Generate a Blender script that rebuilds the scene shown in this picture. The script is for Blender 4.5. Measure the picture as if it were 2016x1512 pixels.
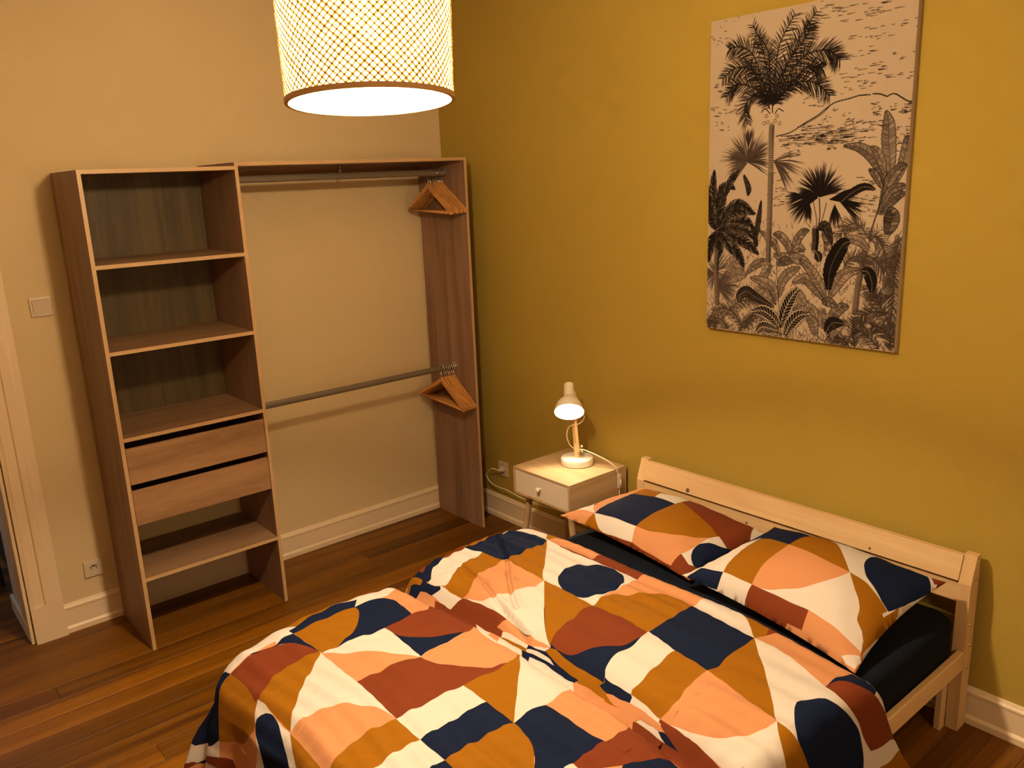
import bpy, bmesh, math, random
import numpy as np
from mathutils import Vector, Matrix
from mathutils.geometry import delaunay_2d_cdt

for o in list(bpy.data.objects):
    bpy.data.objects.remove(o)
SC = bpy.context.scene
COL = SC.collection
random.seed(7)
RNG = np.random.default_rng(11)

# ---------------------------------------------------------------- camera, world, exposure
cam_d = bpy.data.cameras.new('camera')
cam = bpy.data.objects.new('camera', cam_d)
COL.objects.link(cam)
CAM_POS = Vector((-2.7951, -3.9085, 1.9055))
YAW, PITCH, ROLL, F_PX = 0.6916, -0.2443, -0.0416, 1641.47
_f = Vector((math.sin(YAW) * math.cos(PITCH), math.cos(YAW) * math.cos(PITCH), math.sin(PITCH)))
_r = Vector((math.cos(YAW), -math.sin(YAW), 0))
_u = _r.cross(_f)
_r2 = math.cos(ROLL) * _r + math.sin(ROLL) * _u
_u2 = -math.sin(ROLL) * _r + math.cos(ROLL) * _u
_m = Matrix((_r2, _u2, -_f)).transposed().to_4x4()
_m.translation = CAM_POS
cam.matrix_world = _m
cam_d.sensor_width = 36.0
cam_d.lens = 36.0 * F_PX / 2016.0
cam_d.clip_start = 0.05
SC.camera = cam

world = bpy.data.worlds.new('world')
SC.world = world
world.use_nodes = True
world.node_tree.nodes['Background'].inputs[0].default_value = (0.05, 0.06, 0.09, 1)
world.node_tree.nodes['Background'].inputs[1].default_value = 0.3

SC.view_settings.view_transform = 'Standard'
SC.view_settings.look = 'None'
SC.view_settings.exposure = 0.0
SC.view_settings.gamma = 1.0
SC.view_settings.use_curve_mapping = False

PENDANT_POWER = 440.0
PENDANT_COLOR = (1.0, 0.765, 0.47)
LAMP_POWER = 15.0
LAMP_COLOR = (1.0, 0.76, 0.46)
HALL_POWER = 16.0
FLOOR_LAMP_POWER = 36.0      # the lamp behind the photographer

# ---------------------------------------------------------------- helpers
def link(o, parent=None):
    COL.objects.link(o)
    if parent is not None:
        o.parent = parent
    return o

def tag(o, label=None, cat=None, group=None, kind=None):
    if label: o['label'] = label
    if cat: o['category'] = cat
    if group: o['group'] = group
    if kind: o['kind'] = kind
    return o

def empty(name, loc, label=None, cat=None, group=None, kind=None):
    o = bpy.data.objects.new(name, None)
    o.empty_display_size = 0.1
    o.location = loc
    COL.objects.link(o)
    return tag(o, label, cat, group, kind)

def origin_of(parent):
    v = Vector((0, 0, 0))
    while parent is not None:
        v += Vector(parent.location)
        parent = parent.parent
    return v

def put(name, bm, mat, parent=None, smooth=False, loc=None):
    """bm holds world coordinates; the object's own origin is loc (default: the parent's origin)"""
    base = origin_of(parent)
    if loc is None and parent is None:
        xs = [v.co for v in bm.verts]
        lo = Vector((min(c.x for c in xs), min(c.y for c in xs), min(c.z for c in xs)))
        hi = Vector((max(c.x for c in xs), max(c.y for c in xs), max(c.z for c in xs)))
        loc = Vector(((lo.x + hi.x) / 2, (lo.y + hi.y) / 2, lo.z))
    loc = Vector(loc) if loc is not None else base
    bmesh.ops.translate(bm, verts=bm.verts, vec=-loc)
    me = bpy.data.meshes.new(name)
    bm.to_mesh(me)
    bm.free()
    for m in (mat if isinstance(mat, (list, tuple)) else [mat]):
        me.materials.append(m)
    if smooth:
        me.shade_smooth()
        if smooth != 'all':
            try:
                me.set_sharp_from_angle(angle=math.radians(40))
            except Exception:
                pass
    o = bpy.data.objects.new(name, me)
    o.location = loc - base
    return link(o, parent)

def box(bm, x0, x1, y0, y1, z0, z1, bev=0.0, seg=1):
    r = bmesh.ops.create_cube(bm, size=1.0)
    vs = r['verts']
    bmesh.ops.scale(bm, vec=(abs(x1 - x0), abs(y1 - y0), abs(z1 - z0)), verts=vs)
    bmesh.ops.translate(bm, vec=((x0 + x1) / 2, (y0 + y1) / 2, (z0 + z1) / 2), verts=vs)
    if bev > 0:
        es = list({e for v in vs for e in v.link_edges})
        bmesh.ops.bevel(bm, geom=es, offset=bev, segments=seg, affect='EDGES', profile=0.6)
    return bm

def nb():
    return bmesh.new()

def bx(*a, **k):
    return box(nb(), *a, **k)

def frame_of(d):
    d = Vector(d).normalized()
    a = Vector((0, 0, 1)) if abs(d.z) < 0.9 else Vector((1, 0, 0))
    u = d.cross(a).normalized()
    return u, d.cross(u).normalized()

def tube(bm, pts, r, n=10, cap=True):
    pts = [Vector(p) for p in pts]
    rs = r if isinstance(r, (list, tuple)) else [r] * len(pts)
    rings = []
    u = v = None
    for i, p in enumerate(pts):
        d = (pts[min(i + 1, len(pts) - 1)] - pts[max(i - 1, 0)]).normalized()
        if u is None:
            u, v = frame_of(d)
        else:
            u = (u - d * u.dot(d)).normalized()
            v = d.cross(u).normalized()
        rings.append([bm.verts.new(p + rs[i] * (math.cos(2 * math.pi * k / n) * u + math.sin(2 * math.pi * k / n) * v)) for k in range(n)])
    for a, b in zip(rings, rings[1:]):
        for k in range(n):
            bm.faces.new((a[k], a[(k + 1) % n], b[(k + 1) % n], b[k]))
    if cap:
        bm.faces.new(rings[0][::-1])
        bm.faces.new(rings[-1])
    return bm

def lathe(bm, prof, origin=(0, 0, 0), axis=(0, 0, 1), n=32):
    """prof: (radius, distance along axis)"""
    o = Vector(origin); d = Vector(axis).normalized()
    u, v = frame_of(d)
    rings = []
    for r, h in prof:
        if r < 1e-6:
            rings.append([bm.verts.new(o + d * h)])
        else:
            rings.append([bm.verts.new(o + d * h + r * (math.cos(2 * math.pi * k / n) * u + math.sin(2 * math.pi * k / n) * v)) for k in range(n)])
    for a, b in zip(rings, rings[1:]):
        for k in range(n):
            j = (k + 1) % n
            if len(a) == 1 and len(b) == 1:
                continue
            if len(a) == 1:
                bm.faces.new((a[0], b[j], b[k]))
            elif len(b) == 1:
                bm.faces.new((a[k], a[j], b[0]))
            else:
                bm.faces.new((a[k], a[j], b[j], b[k]))
    bmesh.ops.recalc_face_normals(bm, faces=bm.faces)
    return bm

def prism(bm, poly, axis, a0, a1):
    """poly in the two other axes, pushed from a0 to a1 along axis ('x','y','z')"""
    def P(p, a):
        if axis == 'x': return (a, p[0], p[1])
        if axis == 'y': return (p[0], a, p[1])
        return (p[0], p[1], a)
    A = [bm.verts.new(P(p, a0)) for p in poly]
    B = [bm.verts.new(P(p, a1)) for p in poly]
    n = len(poly)
    for i in range(n):
        j = (i + 1) % n
        bm.faces.new((A[i], A[j], B[j], B[i]))
    bm.faces.new(A[::-1])
    bm.faces.new(B)
    bmesh.ops.recalc_face_normals(bm, faces=bm.faces)
    return bm

def spline(pts, n=12):
    """Catmull-Rom through pts"""
    P = [Vector(p) for p in pts]
    P = [2 * P[0] - P[1]] + P + [2 * P[-1] - P[-2]]
    out = []
    for i in range(1, len(P) - 2):
        p0, p1, p2, p3 = P[i - 1:i + 3]
        for k in range(n):
            t = k / n
            out.append(0.5 * ((2 * p1) + (p2 - p0) * t + (2 * p0 - 5 * p1 + 4 * p2 - p3) * t * t + (3 * p1 - p0 - 3 * p2 + p3) * t ** 3))
    out.append(P[-2])
    return out

# ---------------------------------------------------------------- materials
def mat(name, color, rough=0.6, metal=0.0, spec=0.5, bump=0.0, bscale=200.0, var=0.0, vscale=3.0, sheen=0.0):
    m = bpy.data.materials.new(name)
    m.use_nodes = True
    nt = m.node_tree
    b = nt.nodes['Principled BSDF']
    b.inputs['Roughness'].default_value = rough
    b.inputs['Metallic'].default_value = metal
    b.inputs['Specular IOR Level'].default_value = spec
    if sheen:
        b.inputs['Sheen Weight'].default_value = sheen
    tc = nt.nodes.new('ShaderNodeTexCoord')
    nz = nt.nodes.new('ShaderNodeTexNoise')
    nz.inputs['Scale'].default_value = vscale
    nz.inputs['Detail'].default_value = 4
    nt.links.new(tc.outputs['Object'], nz.inputs['Vector'])
    mx = nt.nodes.new('ShaderNodeMixRGB')
    mx.inputs[1].default_value = (*color, 1)
    mx.inputs[2].default_value = (*[c * (1 - var) for c in color], 1)
    nt.links.new(nz.outputs['Fac'], mx.inputs[0])
    nt.links.new(mx.outputs[0], b.inputs['Base Color'])
    if bump:
        n2 = nt.nodes.new('ShaderNodeTexNoise')
        n2.inputs['Scale'].default_value = bscale
        nt.links.new(tc.outputs['Object'], n2.inputs['Vector'])
        bp = nt.nodes.new('ShaderNodeBump')
        bp.inputs['Strength'].default_value = bump
        bp.inputs['Distance'].default_value = 0.002
        nt.links.new(n2.outputs['Fac'], bp.inputs['Height'])
        nt.links.new(bp.outputs[0], b.inputs['Normal'])
    return m

def wood(name, c_light, c_dark, axis='x', scale=14.0, stretch=14.0, rough=0.45, knots=None, contrast=0.5, tone=0.0, spec=0.4):
    m = bpy.data.materials.new(name)
    m.use_nodes = True
    nt = m.node_tree
    L = nt.links.new
    b = nt.nodes['Principled BSDF']
    b.inputs['Roughness'].default_value = rough
    b.inputs['Specular IOR Level'].default_value = spec
    geo = nt.nodes.new('ShaderNodeNewGeometry')
    oi = nt.nodes.new('ShaderNodeObjectInfo')
    off = nt.nodes.new('ShaderNodeVectorMath'); off.operation = 'SCALE'
    cmb = nt.nodes.new('ShaderNodeCombineXYZ')
    for i in range(3):
        L(oi.outputs['Random'], cmb.inputs[i])
    L(cmb.outputs[0], off.inputs[0]); off.inputs['Scale'].default_value = 37.0
    add = nt.nodes.new('ShaderNodeVectorMath'); add.operation = 'ADD'
    L(geo.outputs['Position'], add.inputs[0]); L(off.outputs[0], add.inputs[1])
    mp = nt.nodes.new('ShaderNodeMapping')
    s = [1.0, 1.0, 1.0]
    s['xyz'.index(axis)] = 1.0 / stretch
    mp.inputs['Scale'].default_value = s
    L(add.outputs[0], mp.inputs['Vector'])
    n1 = nt.nodes.new('ShaderNodeTexNoise')
    n1.inputs['Scale'].default_value = scale; n1.inputs['Detail'].default_value = 3; n1.inputs['Distortion'].default_value = 0.6
    L(mp.outputs[0], n1.inputs['Vector'])
    n2 = nt.nodes.new('ShaderNodeTexNoise')
    n2.inputs['Scale'].default_value = scale * 9; n2.inputs['Detail'].default_value = 3
    L(mp.outputs[0], n2.inputs['Vector'])
    mixn = nt.nodes.new('ShaderNodeMath'); mixn.operation = 'MULTIPLY_ADD'
    L(n2.outputs['Fac'], mixn.inputs[0]); mixn.inputs[1].default_value = 0.35
    L(n1.outputs['Fac'], mixn.inputs[2])
    rp = nt.nodes.new('ShaderNodeValToRGB')
    rp.color_ramp.elements[0].position = 0.68 - 0.5 * contrast * 0.5
    rp.color_ramp.elements[1].position = 0.68 + 0.5 * contrast * 0.5
    rp.color_ramp.elements[0].color = (*c_dark, 1)
    rp.color_ramp.elements[1].color = (*c_light, 1)
    L(mixn.outputs[0], rp.inputs[0])
    out = rp.outputs[0]
    if tone:
        hv = nt.nodes.new('ShaderNodeHueSaturation')
        mr = nt.nodes.new('ShaderNodeMapRange')
        mr.inputs['To Min'].default_value = 1 - tone; mr.inputs['To Max'].default_value = 1 + tone
        L(oi.outputs['Random'], mr.inputs[0]); L(mr.outputs[0], hv.inputs['Value'])
        L(out, hv.inputs['Color'])
        out = hv.outputs[0]
    if knots:
        vo = nt.nodes.new('ShaderNodeTexVoronoi')
        vo.inputs['Scale'].default_value = knots
        mp2 = nt.nodes.new('ShaderNodeMapping')
        s2 = [1.0, 1.0, 1.0]; s2['xyz'.index(axis)] = 0.45
        mp2.inputs['Scale'].default_value = s2
        L(add.outputs[0], mp2.inputs['Vector']); L(mp2.outputs[0], vo.inputs['Vector'])
        kr = nt.nodes.new('ShaderNodeValToRGB')
        kr.color_ramp.elements[0].position = 0.035; kr.color_ramp.elements[0].color = (1, 1, 1, 1)
        kr.color_ramp.elements[1].position = 0.075; kr.color_ramp.elements[1].color = (0, 0, 0, 1)
        L(vo.outputs['Distance'], kr.inputs[0])
        km = nt.nodes.new('ShaderNodeMixRGB')
        L(kr.outputs[0], km.inputs[0]); L(out, km.inputs[1])
        km.inputs[2].default_value = (*[c * 0.35 for c in c_dark], 1)
        out = km.outputs[0]
    L(out, b.inputs['Base Color'])
    bp = nt.nodes.new('ShaderNodeBump'); bp.inputs['Strength'].default_value = 0.12; bp.inputs['Distance'].default_value = 0.001
    L(n2.outputs['Fac'], bp.inputs['Height']); L(bp.outputs[0], b.inputs['Normal'])
    return m

M = {}
M['cream_wall'] = mat('cream_wall_paint', (0.575, 0.445, 0.265), 0.92, bump=0.25, bscale=140, var=0.03, vscale=1.5)
M['yellow_wall'] = mat('mustard_wall_paint', (0.365, 0.252, 0.036), 0.9, bump=0.25, bscale=140, var=0.03, vscale=1.5)
M['ceiling'] = mat('ceiling_paint', (0.50, 0.42, 0.31), 0.95, var=0.02)
M['white_trim'] = mat('white_gloss_trim', (0.68, 0.53, 0.365), 0.45, bump=0.1, bscale=60, var=0.04)
M['white_plastic'] = mat('white_plastic', (0.56, 0.45, 0.34), 0.35)
M['white_metal'] = mat('white_enamel', (0.80, 0.74, 0.66), 0.35)
M['hole_and_shade'] = mat('hole_and_shade', (0.02, 0.015, 0.012), 0.8)
M['black'] = mat('black_metal', (0.015, 0.015, 0.018), 0.5)
M['reveal'] = mat('hallway_paint', (0.62, 0.60, 0.60), 0.85, var=0.08, vscale=6)
M['floor'] = wood('pine_floorboard', (0.175, 0.064, 0.0025), (0.075, 0.024, 0.001), 'x', scale=9, stretch=22, rough=0.42, tone=0.34, contrast=0.6, knots=2.3, spec=0.25)
M['subfloor'] = mat('subfloor', (0.03, 0.015, 0.006), 0.9)
M['oak_v'] = wood('oak_laminate_upright', (0.29, 0.170, 0.112), (0.175, 0.095, 0.062), 'z', scale=12, stretch=14, rough=0.5, contrast=0.7)
M['oak_h'] = wood('oak_laminate_board', (0.27, 0.155, 0.085), (0.165, 0.088, 0.045), 'x', scale=12, stretch=12, rough=0.5, contrast=0.7)
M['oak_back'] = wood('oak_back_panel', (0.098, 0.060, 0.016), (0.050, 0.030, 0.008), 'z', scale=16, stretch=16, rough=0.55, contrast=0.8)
M['oak_drawer'] = wood('oak_drawer_front', (0.31, 0.175, 0.088), (0.20, 0.105, 0.050), 'x', scale=9, stretch=7, rough=0.45, contrast=0.7)
M['edge'] = mat('pale_edge_band', (0.44, 0.28, 0.145), 0.45, var=0.06, vscale=30)
M['pine'] = wood('raw_pine', (0.60, 0.42, 0.23), (0.49, 0.30, 0.145), 'y', scale=10, stretch=16, rough=0.55, contrast=0.9, knots=1.7)
M['pine_x'] = wood('raw_pine_rail', (0.66, 0.46, 0.25), (0.55, 0.34, 0.165), 'x', scale=10, stretch=16, rough=0.55, contrast=0.9, knots=1.7)
M['pine_z'] = wood('raw_pine_post', (0.60, 0.42, 0.22), (0.52, 0.33, 0.16), 'z', scale=9, stretch=16, rough=0.55, contrast=0.9)
M['hanger'] = wood('hanger_wood', (0.56, 0.27, 0.085), (0.40, 0.17, 0.05), 'y', scale=20, stretch=8, rough=0.4)
M['rail'] = mat('grey_rail_metal', (0.20, 0.165, 0.13), 0.42, metal=0.55)
M['chrome'] = mat('chrome_wire', (0.75, 0.70, 0.62), 0.22, metal=1.0)
M['knot'] = mat('wood_knot', (.10, .045, .018), .6)
M['brass'] = mat('bolt_metal', (0.70, 0.58, 0.36), 0.3, metal=1.0)
M['table_oak'] = wood('bedside_oak', (0.50, 0.35, 0.21), (0.40, 0.26, 0.14), 'y', scale=16, stretch=14, rough=0.4, contrast=0.8)
M['table_oak_side'] = wood('bedside_oak_side', (0.50, 0.34, 0.19), (0.38, 0.24, 0.12), 'x', scale=16, stretch=14, rough=0.5, contrast=0.8)
M['drawer_white'] = mat('bedside_drawer_white', (0.66, 0.56, 0.46), 0.5)
M['lamp_wood'] = wood('lamp_birch', (0.76, 0.52, 0.27), (0.64, 0.40, 0.19), 'z', scale=30, stretch=10, rough=0.45)
M['cord'] = mat('white_cord', (0.80, 0.70, 0.52), 0.5)
FAB = {
 'N': mat('navy_cotton', (0.006, 0.010, 0.030), 0.8, bump=0.25, bscale=900, var=0.1, vscale=8, spec=0.04),
 'W': mat('cream_cotton', (0.475, 0.42, 0.385), 0.85, bump=0.25, bscale=900, var=0.04, vscale=8, spec=0.12),
 'O': mat('ochre_cotton', (0.215, 0.080, 0.002), 0.85, bump=0.25, bscale=900, var=0.08, vscale=8, spec=0.1),
 'P': mat('peach_cotton', (0.42, 0.178, 0.076), 0.85, bump=0.25, bscale=900, var=0.06, vscale=8, spec=0.25),
 'R': mat('rust_cotton', (0.135, 0.027, 0.008), 0.85, bump=0.25, bscale=900, var=0.1, vscale=8, spec=0.1),
}
M['sheet'] = mat('navy_jersey_sheet', (0.005, 0.007, 0.014), 0.85, bump=0.4, bscale=300, var=0.3, vscale=12, spec=0.08)
# ---------------------------------------------------------------- cloth surfaces (numpy)
import numpy as np

def _bend(d, r, flare):
    """distance past a bed edge -> (sideways run, drop)"""
    q = r * np.pi / 2
    a = np.clip(d, 0, q) / r
    e = np.maximum(d - q, 0)
    return r * np.sin(a) + flare * e, r * (1 - np.cos(a)) + e * np.sqrt(1 - flare ** 2)

def duvet_xyz(s, t, ripple=False):
    """s metres from the duvet's pillow-side edge, t metres from the bed's left mattress edge"""
    s = np.asarray(s, float); t = np.asarray(t, float)
    SF, TR, X0, Y0 = 1.25, 1.375, -0.728, -1.55
    a = np.maximum(s - SF, 0); b = np.maximum(-t, 0); c = np.maximum(t - TR, 0)
    side = np.maximum(b, c)
    rr = (a ** 2.6 + side ** 2.6 + 1e-12) ** (1 / 2.6)
    n = np.hypot(a, side) + 1e-9
    rad = 0.10 * (a / n) ** 2 + np.where(c > 0, 0.055, 0.09) * (side / n) ** 2 + 1e-4
    cn = 4 * (a / n) ** 2 * (side / n) ** 2
    h, dr = _bend(rr, rad, 0.10 + 0.24 * cn * (b > 0) + 0.10 * (a > 0) * np.exp(-(np.maximum(t, 0) / 0.15) ** 2))
    on = (rr > 1e-4)
    h = np.where(on, h, 0); dr = np.where(on, dr, 0)
    x = X0 + 0.046 * np.sin(np.pi * np.clip(t / TR, 0, 1)) ** 1.0 * np.exp(-s / 0.5) - np.minimum(s, SF) - h * a / n
    y = Y0 - np.clip(t, 0, TR) + np.where(b > 0, 1, -1) * h * side / n
    # thickness of the filling: rolled edge, pleat across the bed
    sc = 0.64 - 0.02 * np.sin((t + 0.1) * 2.2) + 0.05 * np.clip(t - 1.0, 0, 1)
    edge = np.sqrt(np.clip(1 - (1 - np.clip(s / 0.055, 0, 1)) ** 2, 0, 1))
    d = s - sc
    pleat = np.where(d > 0, np.exp(-(np.abs(d) / 0.026) ** 1.6), np.exp(-(d / 0.050) ** 2))
    mound = 0.80 + 0.38 * np.cos(np.clip((s - 0.33) / 0.33, -1, 1) * np.pi / 2)
    mound = np.where(s > sc, 0.70 + 0.06 * np.cos((s - 0.95) * 3.0), mound)
    th = 0.088 * edge * mound - 0.078 * pleat * edge
    fade = np.exp(-(dr / 0.25) ** 2)
    z = 0.446 + th * fade - dr
    x = x + (0.10 * np.where(c > 0, dr, 0) + 1.35 * np.where(c > 0, dr, 0) ** 2) * np.exp(-(s / 0.35) ** 2)
    # slow swells
    z = z + (0.007 * np.sin(s * 7.1 + t * 2.3 + 1.0) + 0.006 * np.sin(t * 8.3 - s * 3.1)) * edge * fade
    # the filling thins out towards the foot corner
    z = z - 0.060 * np.clip((s - 0.95) / 0.4, 0, 1) ** 1.5 * np.exp(-(np.maximum(t, 0) / 0.42) ** 2) * fade
    z = z + 0.010 * np.exp(-((s - 0.40) / 0.2) ** 2) * np.exp(-(t / 0.15) ** 2)
    # folds of the hanging foot
    fo = np.clip(dr / 0.25, 0, 1)
    x = x - fo * np.where(a > 0, 1, 0) * 0.016 * (1.0 + np.sin(t * 21 + 0.7)) * (a / n)
    y = y + fo * 0.012 * (1.0 + np.sin(s * 18)) * (side / n) * np.where(b > 0, 1, -1)
    if ripple:
        w = 0.5 + 0.5 * np.sin(s * 5.0 + 3 * t + 0.5 * np.sin(7 * t))
        ph = s * 2 * np.pi / 0.058 + 1.3 * np.sin(t * 4.1) + 0.9 * np.sin(t * 9.7 + s * 3)
        z = z + edge * fade * (0.0038 * w * np.sin(ph) + 0.0026 * np.sin(ph * 0.53 + t * 6))
        z = z + edge * 0.0020 * np.sin(s * 61 + t * 47) * np.sin(t * 53)
        z = z + edge * fade * 0.0035 * np.sin(t * 34 + 2.2 * np.sin(s * 9)) * np.exp(-((s - 0.60) / 0.16) ** 2)
    return np.stack([x, y, np.maximum(z, 0.02)], -1)

PILLOWS = {
 # FL, FR, BL, BR corners (front = towards the foot), thickness
 'a': (np.array([[-.575, -1.505, .515], [-.575, -2.185, .462], [-.105, -1.555, .520], [-.115, -2.235, .505]]), .135),
 'b': (np.array([[-.625, -2.190, .505], [-.690, -2.875, .462], [-.150, -2.255, .560], [-.168, -2.900, .572]]), .165),
}
def pillow_xyz(k, u, v, top=True, ripple=False):
    """u 0..1 left to right, v 0..1 front to back"""
    P, T = PILLOWS[k]
    u = np.asarray(u, float); v = np.asarray(v, float)
    U = 2 * u - 1; V = 2 * v - 1
    # sides pulled in between the corner tips
    Uc = U * (1 - 0.085 * (1 - V ** 2)); Vc = V * (1 - 0.085 * (1 - U ** 2))
    uu = (Uc + 1) / 2; vv = (Vc + 1) / 2
    p = ((1 - uu) * (1 - vv))[..., None] * P[0] + (uu * (1 - vv))[..., None] * P[1] \
        + ((1 - uu) * vv)[..., None] * P[2] + (uu * vv)[..., None] * P[3]
    nrm = np.cross(P[1] - P[0], P[2] - P[0]); nrm = nrm / np.linalg.norm(nrm)
    if nrm[2] < 0: nrm = -nrm
    f = (np.clip(1 - np.abs(U) ** 2.4, 0, 1) ** 0.62) * (np.clip(1 - np.abs(V) ** 2.4, 0, 1) ** 0.62)
    hgt = T * (0.66 if top else -0.20) * f
    if top:
        hgt = hgt + 0.006 * f * np.sin(5 * U + 2 * V) 
    if ripple and top:
        e = np.clip(1 - f, 0, 1)
        hgt = hgt + 0.0035 * f ** .5 * np.sin(19 * (U + .4 * V)) * e + 0.0022 * np.sin(31 * (V - .5 * U)) * e * f ** .3
    q = p + hgt[..., None] * nrm
    q[..., 2] = np.maximum(q[..., 2], 0.452)
    return q
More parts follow.
